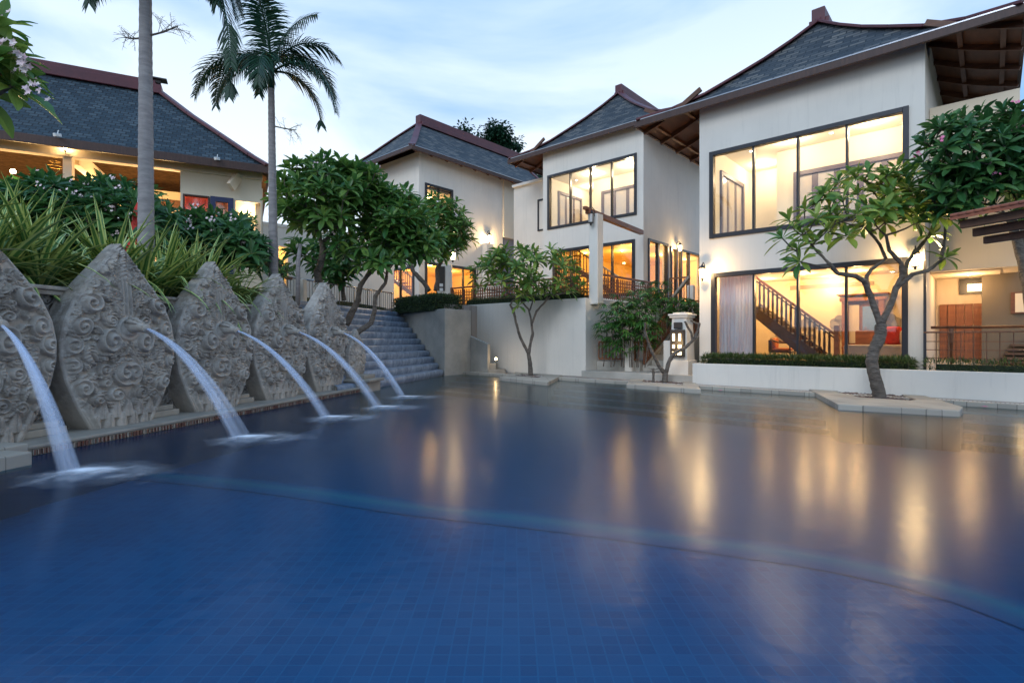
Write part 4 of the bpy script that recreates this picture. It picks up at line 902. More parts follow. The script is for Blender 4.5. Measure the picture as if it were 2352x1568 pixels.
# ------------------------------------------------------------------ pavilion (left)
pv = thing('pavilion', FP.W(0, 0, 0), 'long open pavilion with dark shingle hip roof at left', 'building', rz=FP.ang, world=False)
PR = [(0, 10.25), (.3, 9.2), (.6, 8.25), (.85, 7.45), (1, 7.02)]
roof(pv, -26, .0, 0, 7.2, -3.43, 3.55, 3.6, PR, dark='pavilion_shingle') if False else None
def pav_roof():
    L0, R0, rr, a = -28, 0, -3.5, 3.5; rings = [(rr+(R0-rr)*s, a*(1-s), z) for s, z in PR]
    m = MB(); acc = 0; m2 = MB()
    for i in range(len(rings)-1):
        A, B = rings[i], rings[i+1]; run = math.hypot(A[1]-B[1], A[2]-B[2])
        m.add([(L0, B[1], B[2]), (B[0], B[1], B[2]), (A[0], A[1], A[2]), (L0, A[1], A[2])], [(0, 1, 2, 3)], [(L0, -acc-run), (B[0], -acc-run), (A[0], -acc), (L0, -acc)])
        m.add([(L0, 2*a-B[1], B[2]), (B[0], 2*a-B[1], B[2]), (A[0], 2*a-A[1], A[2]), (L0, 2*a-A[1], A[2])], [(3, 2, 1, 0)], [(L0, -acc-run), (B[0], -acc-run), (A[0], -acc), (L0, -acc)])
        m.add([(B[0], B[1], B[2]), (B[0], 2*a-B[1], B[2]), (A[0], 2*a-A[1]+.001, A[2]), (A[0], A[1], A[2])], [(0, 1, 2, 3)], [(B[1], -acc-run), (2*a-B[1], -acc-run), (2*a-A[1], -acc), (A[1], -acc)])
        acc += run
    rf = m.build('roof', 'pavilion_shingle', pv, world=False)
    m = MB()
    for i in range(len(rings)-1):
        A, B = rings[i], rings[i+1]; t = .18
        m.add([(L0, B[1], B[2]-t), (B[0], B[1], B[2]-t), (A[0], A[1], A[2]-t), (L0, A[1], A[2]-t)], [(3, 2, 1, 0)])
        m.add([(L0, 2*a-B[1], B[2]-t), (B[0], 2*a-B[1], B[2]-t), (A[0], 2*a-A[1], A[2]-t), (L0, 2*a-A[1], A[2]-t)], [(0, 1, 2, 3)])
        m.add([(B[0], B[1], B[2]-t), (B[0], 2*a-B[1], B[2]-t), (A[0], 2*a-A[1]+.001, A[2]-t), (A[0], A[1], A[2]-t)], [(3, 2, 1, 0)])
    m.build('soffit', 'thatch', rf, world=False)
    m = MB(); m.beam((L0, 0, 6.93), (R0, 0, 6.93), .08, .26); m.beam((R0, 0, 6.93), (R0, 7, 6.93), .08, .26); m.build('fascia', 'fascia_wood', rf, world=False, bevel=.01)
    m = MB()
    for i in range(len(rings)-1): A, B = rings[i], rings[i+1]; m.beam((A[0], A[1], A[2]+.04), (B[0], B[1], B[2]+.04), .34, .10)
    m.build('hip_cap', 'maroon_paint', rf, world=False, bevel=.02)
    m = MB(); m.box(L0, rr+.1, a-.28, a+.28, 10.1, 10.42); m.box(L0, rr-.1, a-.14, a+.14, 10.42, 10.6); m.build('ridge_cap', 'maroon_paint', rf, world=False, bevel=.02)
    m = MB(); m.box(rr-.5, rr+.25, a-.2, a+.2, 10.66, 10.70); m.box(rr-.35, rr+.05, a-.08, a+.08, 10.55, 10.66); m.build('ridge_vent', 'iron', rf, world=False)
pav_roof()
pf = lambda px, py=450, w_=.6: FP.front(px, py, w_)
# beam, columns, wall
bz0 = pf(605, 415)[1]; m = MB(); m.box(-26, pf(603)[0], .55, .85, bz0, bz0+.62); m.build('beam', 'pavilion_plaster', pv, world=False, bevel=.01)
def pcol(px0, px1, w_=.6, d=.3): 
    a, b = FP.front(px0, 450, w_)[0], FP.front(px1, 450, w_)[0]; MB().box(a, b, w_, w_+d, 2.0, bz0).build('column', 'pavilion_plaster', pv, world=False, bevel=.01)
pcol(144, 165); pcol(-100, -78); pcol(240, 262, 4.5, .3); pcol(345, 362, 4.5, .3); pcol(60, 84, 4.5, .3)
uw0, uw1 = pf(414)[0], pf(601)[0]
wa = (pf(420)[0], pf(481)[0], 3.6, pf(450, 448)[1]); wd_ = (pf(483)[0], pf(536)[0], 3.0, pf(510, 453)[1]); ni = (pf(541)[0], pf(598)[0], 4.0, pf(570, 463)[1])
m = MB(); wallgrid(m, 'u', .62, .82, uw0, uw1, 2.3, bz0, [wa, wd_, ni]); m.box(uw1-.2, uw1, .83, 6, 2.3, bz0); m.box(ni[0]-.1, ni[1]+.1, 1.3, 1.4, 3.5, bz0-.1); m.build('wall', 'pavilion_plaster', pv, world=False)
window(pv, 'u', .62, -1, *wa, fw=.05, fm='dark_wood', glass=True); window(pv, 'u', .62, -1, *wd_, fw=.16, fm='blue_frame', name='door')
m = MB()
for (a, b, c, d) in ((wa[0], wa[1], wa[2], wa[3]),):
    for k in range(30): x = a+(b-a)*k/30; m.box(x, x+(b-a)/30, .86+.015*math.sin(k*2.1), .87+.015*math.sin(k*2.1), c, d)
m.build('red_curtain', 'red_curtain', pv, world=False)
m = MB(); a, b, c, d = wd_
for k in range(14): x = a+(b-a)*k/14; m.box(x, x+(b-a)/14, .86+.015*math.sin(k*2.1), .87+.015*math.sin(k*2.1), c, d)
m.build('pale_curtain', 'pale_curtain', pv, world=False)
# inner beams and brace, back wall
m = MB(); a = FP.front(290, 470, 4.6); zb1 = FP.front(400, 487, 4.6)[1]; m.box(FP.front(175, 0, 4.6)[0], FP.front(430, 0, 4.6)[0], 4.5, 4.8, zb1-.1, zb1+.75); m.build('inner_beam', 'pavilion_plaster', pv, world=False)
q1 = FP.front(172, 362, 1.2); q2 = FP.front(262, 402, 4.4); m = MB(); m.beam((q1[0], 1.2, q1[1]), (q2[0]-.3, 4.4, q2[1]-.3), .22, .45); m.build('brace', 'pavilion_plaster', pv, world=False)
m = MB(); m.beam((pf(530)[0], .3, pf(530, 435)[1]), (pf(548)[0], .6, bz0+.05), .12, .3); m.build('brace', 'pavilion_plaster', pv, world=False)
m = MB(); m.box(-26, -.3, 6.3, 6.4, 2.3, 5.2); m.build('back_wall', 'pavilion_plaster', pv, world=False)
m = MB(); m.box(-28, 0, .4, 7, 2.3, 2.7); m.build('floor', 'cream_floor', pv, world=False)
for (px0, py0, px1, py1) in ((314, 452, 415, 482), (445, 0, 0, 0)): 
    if px1: 
        a, b = FP.front(px0, py0, 4.4), FP.front(px1, py1, 4.4); m = MB(); m.box(a[0], b[0], 4.35, 4.42, b[1], a[1]); m.build('inner_window', 'brown_wood', pv, world=False)
def plocal(px, py, w_): u, z = FP.front(px, py, w_); return V((u, w_, z))
for (px, py, w_, pw_) in ((230, 440, 2.5, 160), (60, 400, 2.5, 160), (380, 430, 2.6, 120), (-150, 420, 2.5, 160)):
    q = plocal(px, py, w_); l = lamp((0, 0, 0), pw_, None, r=.15, col=(1, .64, .26)); l.parent = pv; l.location = (q.x, q.y, 6.0)
l = lamp((0, 0, 0), 25, None, r=.1, col=(1, .8, .5)); l.parent = pv; l.location = ((ni[0]+ni[1])/2, 1.1, ni[3]-.2)
l = lamp((0, 0, 0), 170, None, r=.1, col=(1, .75, .5)); l.parent = pv; l.location = ((wa[0]+wd_[1])/2, 1.8, 4.6)
m = MB(); m.box(uw0, uw1, 2.6, 2.7, 2.3, bz0); m.build('room_wall', 'pavilion_plaster', pv, world=False)

# curved lower building between pavilion and cascade
cv = thing('low_wing', P(700, 600, 22.5)-V((0, 0, 2)), 'low blue-white wing wall with lit doorway behind the slender palm', 'building')
pts = [P(560, 510, 19.5), P(620, 520, 20.2), P(668, 526, 20.8)]
def vwall(mb, a, b, z0, z1, th=.25, ops=()):
    d = V((b.x-a.x, b.y-a.y, 0)); L_ = d.length; d.normalize(); n = V((-d.y, d.x, 0)); t = MB(); wallgrid(t, 'u', 0, th, 0, L_, z0, z1, list(ops))
    mb.add([tuple(V((a.x, a.y, 0))+d*p[0]+n*p[1]+V((0, 0, p[2]))) for p in t.v], t.f)
m = MB(); a = P(560, 510, 20.5); b = P(905, 556, 24.8); zt_ = a.z
L_ = V((b.x-a.x, b.y-a.y, 0)).length
def tfrac(px):
    r = (px-CX)/F; d = b-a; return ((r*a.y-a.x)/(d.x-r*d.y))*L_
vwall(m, a, b, 2.3, zt_, .3, [(tfrac(640), tfrac(662), 2.6, P(650, 567, 21.6).z)]); m.build('wall', 'white_plaster', cv)
m = MB(); vwall(m, a+V((-.03, -.06, 0)), b+V((0, -.06, 0)), zt_, zt_+.12, .4); m.build('coping', 'white_plaster', cv)
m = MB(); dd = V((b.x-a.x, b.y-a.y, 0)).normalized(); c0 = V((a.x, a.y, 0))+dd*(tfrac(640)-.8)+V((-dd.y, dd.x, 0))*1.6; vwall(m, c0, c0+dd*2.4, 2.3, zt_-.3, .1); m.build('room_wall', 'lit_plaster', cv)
lamp(V((a.x, a.y, 0))+dd*(tfrac(650))+V((-dd.y, dd.x, 0))*.9+V((0, 0, zt_-.8)), 60, cv)

# ------------------------------------------------------------------ stairs between retaining wall and villa 3
sr = thing('garden_stairs', F3.W(-1.8, .8, .07), 'pale stone garden stairs with wooden rails between the white walls', 'stairs')
WF(MB().prism([(uR+.01, -.55), (u0-.02, -.55), (u0-.02, .5), (uR+.01, .5)], -.3, .27)).build('landing', 'concrete', sr, bevel=.012)
sL, sRr = F3.front(1490, 800, .6)[0], F3.front(1537, 800, .6)[0]+.15
for i in range(9):
    WF(MB().box(sL, sRr, .5+i*.3, 4.1, .27+i*.17, .27+(i+1)*.17)).build('step', 'concrete', sr, bevel=.01)
WF(MB().box(sL-.5, sRr+.5, 3.2, 4.1, 1.8, 2.0)).build('landing', 'concrete', sr)
WF(MB().prismx([(.5, .0), (.5, .45), (3.2, 2.0), (4.1, 2.0), (4.1, 0)], sL-.16, sL-.002)).build('side_wall', 'concrete', sr)
WF(MB().prismx([(.5, .0), (.5, .45), (3.2, 2.0), (4.1, 2.0), (4.1, 0)], sRr+.002, sRr+.14)).build('side_wall', 'concrete', sr)
WF(MB().box(uR+.01, sL-.17, .35, 4.1, -.2, .55)).build('bed_wall', 'concrete', sr)
def wpost(px0, px1, pyb, pyt, w_, label):
    a, b = F3.front(px0, pyb, w_)[0], F3.front(px1, pyb, w_)[0]; m = MB(); m.box(a, b, w_, w_+.2, F3.front(px0, pyb, w_)[1]-.3, F3.front(px0, pyt, w_)[1]); tag(WF(m).build('post', 'white_plaster', bevel=.03), label, 'post', 'white posts of the garden stairs')
wpost(1434, 1451, 852, 782, .15, 'short white post at the foot of the stairs, left side'); wpost(1523, 1540, 856, 782, .15, 'short white post at the foot of the stairs, right side'); wpost(1507, 1522, 762, 711, 2.6, 'white post halfway up the garden stairs'); wpost(1577, 1592, 700, 655, 3.6, 'white post at the top of the stair rail by the doors')
def railing(name, pts, h, label, mat='red_wood', step=.13, top=.06, bal=.016, zb=.08, group=None, fr=F3):
    r = thing(name, fr.W(*pts[0]), label, 'railing', group); 
    for i in range(len(pts)-1):
        a, b = V(pts[i]), V(pts[i+1]); WF(MB().beam(a+V((0, 0, h)), b+V((0, 0, h)), top*1.3, top), fr).build('handrail', mat, r, bevel=.006); WF(MB().beam(a+V((0, 0, zb)), b+V((0, 0, zb)), top*.8, top*.8), fr).build('bottom_rail', mat, r)
        n = max(2, int((b-a).length/step))
        for k in range(n+1):
            p = a.lerp(b, k/n); WF(MB().box(p.x-bal, p.x+bal, p.y-bal, p.y+bal, p.z+zb, p.z+h-.01), fr).build('baluster', mat, r)
    return r
pL = sL-.08
railing('stair_railing', [(pL, .45, .42), (pL, 2.6, 1.68)], .8, 'sloping reddish wooden stair railing between two white posts')
railing('stair_railing', [(uR+.12, .3, .55), (pL-.1, .3, .55)], .62, 'short level wooden railing at the foot of the palms')
railing('stair_railing', [(pL+.3, 2.9, 1.8), (sRr+.1, 2.9, 1.8)], .75, 'short wooden railing across the upper stair landing')
railing('stair_railing', [(sRr+.06, .45, .42), (sRr+.06, 2.9, 1.8)], .75, 'wooden stair railing behind the white lantern pillar')
q0, q1 = F2.side(1538, 640, 6.0), F2.side(1582, 640, 6.0)
rr = thing('terrace_railing', F2.W(6.0, q0[0], 2.6), 'dark terrace railing with pale sloping handrail before the lit glass doors', 'railing')
a = F2.L(P(1538, 640, 18.8)); b = F2.L(P(1583, 636, 17.6)); c = F2.L(P(1546, 682, 18.4))
for p_, q_, mt, wd in ((a, b, 'brown_wood', .05), (b, c, 'cap_stone', .09)): WF(MB().beam(p_, q_, wd, wd), F2).build('handrail', mt, rr)
for k in range(9): p = a.lerp(b, k/8); WF(MB().box(p.x-.012, p.x+.012, p.y-.012, p.y+.012, p.z-1.0, p.z), F2).build('baluster', 'brown_wood', rr)

# lantern pillar
pl = thing('lantern_pillar', F3.W(-.48, -.05, .27), 'white tapered pillar with black lit lantern box at the stairs', 'pillar', rz=F3.ang, world=False); 
ty = V((0, 0, 0)); m = MB(); b0, b1 = .275, .215
m.add([(-b0, -b0, 0), (b0, -b0, 0), (b0, b0, 0), (-b0, b0, 0), (-b1, -b1, 1.62), (b1, -b1, 1.62), (b1, b1, 1.62), (-b1, b1, 1.62)], [(3, 2, 1, 0), (4, 5, 6, 7), (0, 1, 5, 4), (1, 2, 6, 5), (2, 3, 7, 6), (3, 0, 4, 7)]); m.box(-b0-.03, b0+.03, -b0-.03, b0+.03, -.1, .40); m.build('shaft', 'white_plaster', pl, world=False, bevel=.015)
m = MB(); m.box(-.27, .27, -.27, .27, 1.60, 1.66); m.box(-.30, .30, -.30, .30, 1.66, 1.71); m.box(-.2, .2, -.2, .2, 1.71, 1.75); m.build('cap', 'white_plaster', pl, world=False, bevel=.012)
m = MB(); m.box(-.20, .20, -.37, -.25, .50, 1.26); bx = m.build('lantern_box', 'iron', pl, world=False, bevel=.008); m = MB(); m.box(-.12, .12, -.31, -.25, 1.29, 1.47); m.build('speaker_box', 'iron', pl, world=False, bevel=.006)
for (x, z, a, b) in ((-.09, 1.05, .035, .10), (.09, 1.05, .035, .10), (-.09, .79, .035, .05), (.09, .79, .05, .05), (-.08, .60, .05, .045), (.08, .60, .06, .045)): MB().box(x-a, x+a, -.376, -.371, z-b, z+b).build('lit_pane', 'lit_glass', bx, world=False)
l = lamp((0, 0, 0), 9, None, r=.1); l.parent = pl; l.location = (0, -.65, .9)
# small sign post in the second planter
m = MB(); q = G(1563, 873, .1); m.tube([(q.x, q.y, .05), (q.x, q.y, 1.05)], .014, 8); tag(m.build('sign_post', 'brown_wood'), 'thin brown stake standing in the planter of the pruned tree', 'stake')

# white post with beam and lantern on the retaining wall
bpst = F3.L(P(1369, 680, 17.45)); m = MB(); m.box(bpst.x-.17, bpst.x+.17, bpst.y-.17, bpst.y+.17, 2.4, 5.33); tag(WF(m).build('post', 'white_plaster', bevel=.02), 'tall square white post rising from the retaining wall corner', 'post')
a = P(1349, 484, 17.1); b = P(1474, 532, 20.6); b.z = a.z; m = MB(); m.beam(a, b, .16, .17); m.beam(a-V((.12, .15, -.06)), a+V((.05, .06, .06)), .12, .1); tag(m.build('pergola_beam', 'red_wood', bevel=.01), 'single reddish timber beam on the tall white post', 'beam')
def lantern(loc, label, power, group='wall lanterns', lit='bulb', s=1.0, nrm=V((0, -1, 0))):
    L = thing('wall_lantern', loc, label, 'lantern', group); x, y, z = loc
    m = MB(); m.tubez([(.055*s, -.16*s), (.075*s, -.15*s), (.075*s, -.13*s)], loc, 6); m.tubez([(.09*s, .11*s), (.10*s, .13*s), (.05*s, .20*s), (.015*s, .24*s)], loc, 6); m.tubez([(.02*s, -.22*s), (.03*s, -.19*s), (.02*s, -.16*s)], loc, 8)
    for k in range(6): an = 2*PI*k/6; m.tube([(x+.07*s*math.cos(an), y+.07*s*math.sin(an), z-.14*s), (x+.088*s*math.cos(an), y+.088*s*math.sin(an), z+.12*s)], .006*s, 5)
    m.build('lantern_frame', 'iron', L)
    m = MB(); p = V(loc)-nrm*.16*s; m.tube([V(loc)+V((0, 0, .24*s)), V(loc)+V((0, 0, .3*s))-nrm*.06, p+V((0, 0, .24*s)), p+V((0, 0, .05*s))], .012*s, 7); m.build('bracket', 'iron', L)
    m = MB(); m.tubez([(.058*s, -.13*s), (.075*s, .10*s)], loc, 8); g = m.build('lantern_glass', lit, L)
    if power: lamp(V(loc)+nrm*.14*s, power, L, r=.05)
    return L
nF = -F3.v
def onwall(px, py, w_=-.18, fr=F3): u, z = fr.front(px, py, w_); return fr.W(u, w_, z)
lantern(onwall(1613, 627), 'lit wall lantern at the left corner of the nearest villa', 80, nrm=nF)
lantern(onwall(2102, 596), 'lit wall lantern behind the big plumeria branches', 80, nrm=nF)
lantern(V(P(1357, 500, 17.2)), 'unlit lantern hanging on the tall white post under the beam', 0, lit='paper', s=1.15, nrm=V((-.7, -.5, 0)))
w_, z = F2.side(1562, 570, 5.2); lantern(F2.W(5.2, w_, z), 'lit lantern between the two glass doors of the middle villa', 40, nrm=F2.u)
lantern(P(1040, 588, 24.0), 'bright lamp over the notice board pillar at the far villa', 60, nrm=V((.6, -.8, 0)), s=1.3)
w_, z = F1.side(1124, 548, 5.2); lantern(F1.W(5.2, w_, z), 'bright lamp on the white pier of the farthest villa', 70, nrm=F1.u, s=1.4)
q = plocal(150, 338, .45); lantern(FP.W(q.x, q.y, q.z), 'small lamp under the pavilion eave above the white column', 10, nrm=V((.4, -.9, 0)), s=.7)
q = P(30, 394, 12.6); gl = thing('garden_lamp', (q.x, q.y, 2.6), 'bright garden lamp over the flowering bushes at the left edge', 'lamp'); MB().tube([(q.x, q.y, 2.0), (q.x, q.y, q.z-.1)], .03, 8).build('pole', 'iron', gl); MB().sphere((q.x, q.y, q.z), .055).build('globe', 'bulb', gl); lamp(q+V((0, -.15, 0)), 22, gl)
q = P(1139, 824, 18.6); gl = thing('step_lamp', (q.x, q.y, q.z), 'small round step light low on the white retaining wall', 'lamp'); MB().sphere((q.x, q.y, q.z), .04).build('bulb', 'bulb', gl); MB().tubez([(.055, -.05), (.055, -.04)], (q.x, q.y, q.z), 10).build('base', 'iron', gl); lamp(q+V((-.02, -.12, .03)), 2.2, gl, r=.04)
# white pier of villa 1 and notice board
w0_ = F1.side(1117, 600, 5.35)[0]; MBp = MB(); MBp.box(5.03, 5.4, w0_, w0_+.5, 2.3, F1.side(1124, 560, 5.3)[1]); 
px_ = WF(MBp, F1).build('pier', 'white_plaster', bevel=.01); tag(px_, 'white pier under the bright lamp beside the farthest villa', 'pier')
q = P(1019, 660, 23.2); nb = thing('notice_pillar', (q.x, q.y, 2.55), 'white pillar with a black notice board under the bright lamp', 'pillar'); z1 = P(1019, 607, 23.2).z
MB().box(q.x-.27, q.x+.33, q.y, q.y+.4, 2.4, z1).build('pillar', 'white_plaster', nb, bevel=.03); bd = MB().box(q.x-.24, q.x+.05, q.y-.04, q.y-.002, P(0, 668, 23.2).z, P(0, 612, 23.2).z).build('board', 'iron', nb)
for k in range(3): MB().box(q.x-.17, q.x-.02, q.y-.048, q.y-.042, 3.15+k*.2, 3.28+k*.2).build('notice', 'paper', bd)

# lattice fences
def lattice(a, b, z0, z1, label, group='wooden lattice fences on the terrace', step=.13, fr=F3, rows=5):
    r = thing('lattice_fence', fr.W(*a, z0), label, 'fence', group); A, B = V((*a, 0)), V((*b, 0)); L_ = (B-A).length; n = int(L_/step)
    WF(MB().beam(A+V((0, 0, z1)), B+V((0, 0, z1)), .10, .06), fr).build('top_rail', 'red_wood', r, bevel=.008); WF(MB().beam(A+V((0, 0, z0+.06)), B+V((0, 0, z0+.06)), .06, .06), fr).build('bottom_rail', 'red_wood', r)
    m = MB(); d = (B-A).normalized(); nn_ = V((-d.y, d.x, 0))
    for k in range(n+1): p = A.lerp(B, k/n); m.beam(p+V((0, 0, z0)), p+V((0, 0, z1-.08)), .045, .02, up=nn_)
    for k in range(rows): z = z0+.12+(z1-.2-z0-.12)*k/(rows-1); m.beam(A+nn_*.022+V((0, 0, z)), B+nn_*.022+V((0, 0, z)), .02, .035)
    WF(m, fr).build('lattice', 'red_wood', r)
    for p in (A, B): WF(MB().box(p.x-.05, p.x+.05, p.y-.05, p.y+.05, z0, z1+.04), fr).build('post', 'red_wood', r, bevel=.01)
zl = F3.front(1222, 645, .45)[1]
lattice((F3.front(1038, 650, .45)[0], .45), (uR-.05, .45), 2.62, zl, 'long reddish lattice fence behind the tall white retaining wall')
lattice((uR+.0, .55), (uR+.0, 4.1), 2.62, zl+.02, 'reddish lattice fence right of the tall white post')

# metal railing at cascade top
mr = thing('metal_railing', (-6.2, 18.5, 2.4), 'shiny steel railing with vertical bars behind the cascade', 'railing')
a, b = P(660, 637, 16.4), P(903, 673, 22.2); zt = (a.z+b.z)/2; a.z = b.z = zt; zb_ = zt-.85
MB().tube([a, b], .028, 8).build('handrail', 'steel', mr, smooth=True); MB().tube([V((a.x, a.y, zb_)), V((b.x, b.y, zb_))], .018, 8).build('bottom_rail', 'steel', mr)
bp = None
for k in range(44):
    p = a.lerp(b, k/43); MB().tube([(p.x, p.y, zb_), (p.x, p.y, zt)], .011 if k % 6 else .022, 6).build('baluster', 'steel', mr)
c = P(540, 612, 13.4); a2 = P(672, 638, 16.4)
m = MB(); m.beam(P(640, 632, 14.6), P(668, 640, 16.0), .10, .08); tag(m.build('wooden_rail', 'brown_wood'), 'short dark wooden rail at the start of the steel railing', 'rail')
m = MB(); m.box(P(680, 0, 16.2).x, P(697, 0, 16.2).x, 16.2, 16.5, 1.6, P(0, 640, 16.2).z); tag(m.build('post', 'white_plaster', bevel=.02), 'white stub post at the start of the steel railing', 'post')

# planters
def planter(name, poly, inner, z, label, group='stone tree planters in the pool edge'):
    t = thing('tree_planter', (sum(p[0] for p in poly)/len(poly), sum(p[1] for p in poly)/len(poly), 0), label, 'planter', group)
    m = MB(); n = len(poly); a = sum(poly[i][0]*poly[(i+1) % n][1]-poly[(i+1) % n][0]*poly[i][1] for i in range(n))
    if a < 0: poly = poly[::-1]; inner = inner[::-1]
    vs = [(p[0], p[1], -.9) for p in poly]+[(p[0], p[1], z) for p in poly]+[(p[0], p[1], z) for p in inner]+[(p[0], p[1], z-.08) for p in inner]
    f = []
    for i in range(n): j = (i+1) % n; f += [(i, j, n+j, n+i), (n+i, n+j, 2*n+j, 2*n+i), (2*n+i, 2*n+j, 3*n+j, 3*n+i)]
    m.add(vs, f); m.build('kerb', 'cap_stone', t, bevel=.012); m = MB(); m.add([(p[0], p[1], z-.06) for p in inner], [tuple(range(n))]); m.build('soil', 'soil', t)
    # pebbles
    rng = random.Random(5); g = MB(); ix = [p[0] for p in inner]; iy = [p[1] for p in inner]; c = 0
    def inside(x, y):
        r = False; j = n-1
        for i in range(n):
            if (inner[i][1] > y) != (inner[j][1] > y) and x < (inner[j][0]-inner[i][0])*(y-inner[i][1])/(inner[j][1]-inner[i][1])+inner[i][0]: r = not r
            j = i
        return r
    while c < 420:
        x, y = rng.uniform(min(ix), max(ix)), rng.uniform(min(iy), max(iy))
        if not inside(x, y): c += .2; continue
        r = rng.uniform(.018, .04); g.sphere((x, y, z-.045+r*.4), r, .55, 4); c += 1
    tag(g.build('pebbles', 'gravel_stone', smooth=True, origin=False), 'brown river pebbles filling '+label.replace(' planter', ' planter bed', 1), 'pebbles', kind='stuff')
def shrink(poly, k):
    cx = sum(p[0] for p in poly)/len(poly); cy = sum(p[1] for p in poly)/len(poly); return [(cx+(p[0]-cx)*k, cy+(p[1]-cy)*k) for p in poly]
zP = .10
p1 = [xy(G(px, py, zP)) for px, py in ((1147, 866), (1183, 854), (1292, 861), (1259, 877))]
planter('a', p1, [xy(G(px, py, zP)) for px, py in ((1181, 862), (1200, 857.5), (1253, 861), (1236, 867))], zP, 'small square stone planter of the slender plumeria before the white wall')
p2 = [xy(G(px, py, zP)) for px, py in ((1439, 882), (1450, 866), (1592, 870), (1610, 894))]
planter('b', p2, [xy(G(px, py, zP)) for px, py in ((1474, 876), (1483, 869), (1566, 873), (1570, 885))], zP, 'stone planter of the pruned bare plumeria at the stairs')
p3 = [xy(G(px, py, zP)) for px, py in ((1852, 890), (2010, 893), (2100, 901), (2212, 934), (2205, 943), (1925, 928))]
planter('c', p3, [xy(G(px, py, zP)) for px, py in ((1912, 897), (2015, 897.5), (2065, 903), (2105, 917), (2090, 919), (1975, 912))], zP, 'large angular stone planter of the big right plumeria')

# ------------------------------------------------------------------ plants
def leaf(mb, base, d, up, L, W, droop, n=4, fold=.18, prof=None):
    """leaf blade: d start direction, bends down by droop"""
    d = d.normalized(); sd = d.cross(up)
    if sd.length < .05: sd = d.cross(V((1, .2, 0)))
    sd.normalize(); b = len(mb.v); p = V(base); st = L/n
    for i in range(n+1):
        t = i/n; w_ = (prof(t) if prof else math.sin(PI*min(1, (t*.93+.04))**1.25)**.85)*W*.5
        nr = sd.cross(d).normalized(); f = abs(w_)*fold*2
        mb.v += [tuple(p-sd*w_+nr*f), tuple(p), tuple(p+sd*w_+nr*f)]; mb.uv += [(0, t), (.5, t), (1, t)]
        if i < n:
            d = (d+V((0, 0, -droop/n))).normalized(); p = p+d*st
            c = b+i*3; mb.f += [(c, c+1, c+4, c+3), (c+1, c+2, c+5, c+4)]
def rosette(mb, pos, axis, n, L, rng, lo=25, hi=95, droop=.55, nseg=4, wr=.32):
    axis = axis.normalized(); x = axis.orthogonal().normalized(); y = axis.cross(x); ph = rng.uniform(0, 6.28)
    for k in range(n):
        a = ph+k*2.39996; t = (k+.5)/n; el = math.radians(lo+(hi-lo)*t+rng.uniform(-10, 10)); r = x*math.cos(a)+y*math.sin(a)
        d = axis*math.cos(el)+r*math.sin(el); l = L*rng.uniform(.7, 1.12)*(.65+.35*min(1, t*2))
        leaf(mb, pos-axis*(.05*t)+r*.012, d, axis, l, l*wr*rng.uniform(.85, 1.15), droop*rng.uniform(.4, 1.5), nseg)
def flower(mb, p, ax, rng, s=.035):
    ax = ax.normalized(); x = ax.orthogonal().normalized(); y = ax.cross(x)
    for k in range(5):
        a = k*2*PI/5; r = x*math.cos(a)+y*math.sin(a); leaf(mb, p, (r*1.3+ax*.5), ax, s, s*.7, .2, 2, .1)
def grow(trunk, nodes, tip, rng, r_tip):
    best = None; bd = 1e9
    for (p, r) in nodes:
        v = tip-p; c = v.length+max(0, -v.z)*3+(.25 if v.z < .05 else 0)
        if c < bd: bd = c; best = (p, r)
    p, r = best; v = tip-p; L = v.length; nseg = max(2, min(6, int(L/.22)+1))
    c1 = p+V((v.x*.45, v.y*.45, v.z*.15)); jit = V((rng.uniform(-1, 1), rng.uniform(-1, 1), rng.uniform(-.3, .3)))*L*.08; pts = []
    for i in range(nseg+1):
        t = i/nseg; q = p*(1-t)**2+(c1+jit)*2*t*(1-t)+tip*t*t; pts.append(q)
    r0 = max(r_tip, min(r*.8, r_tip+L*.018)); rad = [r0+(r_tip-r0)*i/nseg for i in range(nseg+1)]
    trunk.tube(pts, rad, 7)
    for q, rr in zip(pts[1:-1], rad[1:-1]): nodes.append((q, rr))
    nodes.append((tip-V((0, 0, .06)), r_tip)); return (pts[-1]-pts[-2]).normalized()
from mathutils import noise as mnoise
def gnarl(vs, amp):
    out = []
    for v in vs:
        p = V(v); n1 = mnoise.noise_vector(V((p.x*9, p.y*9, p.z*4))); n2 = mnoise.noise_vector(V((p.x*26, p.y*26, p.z*9))); out.append(tuple(p+n1*amp*1.3+n2*amp*.6))
    return out
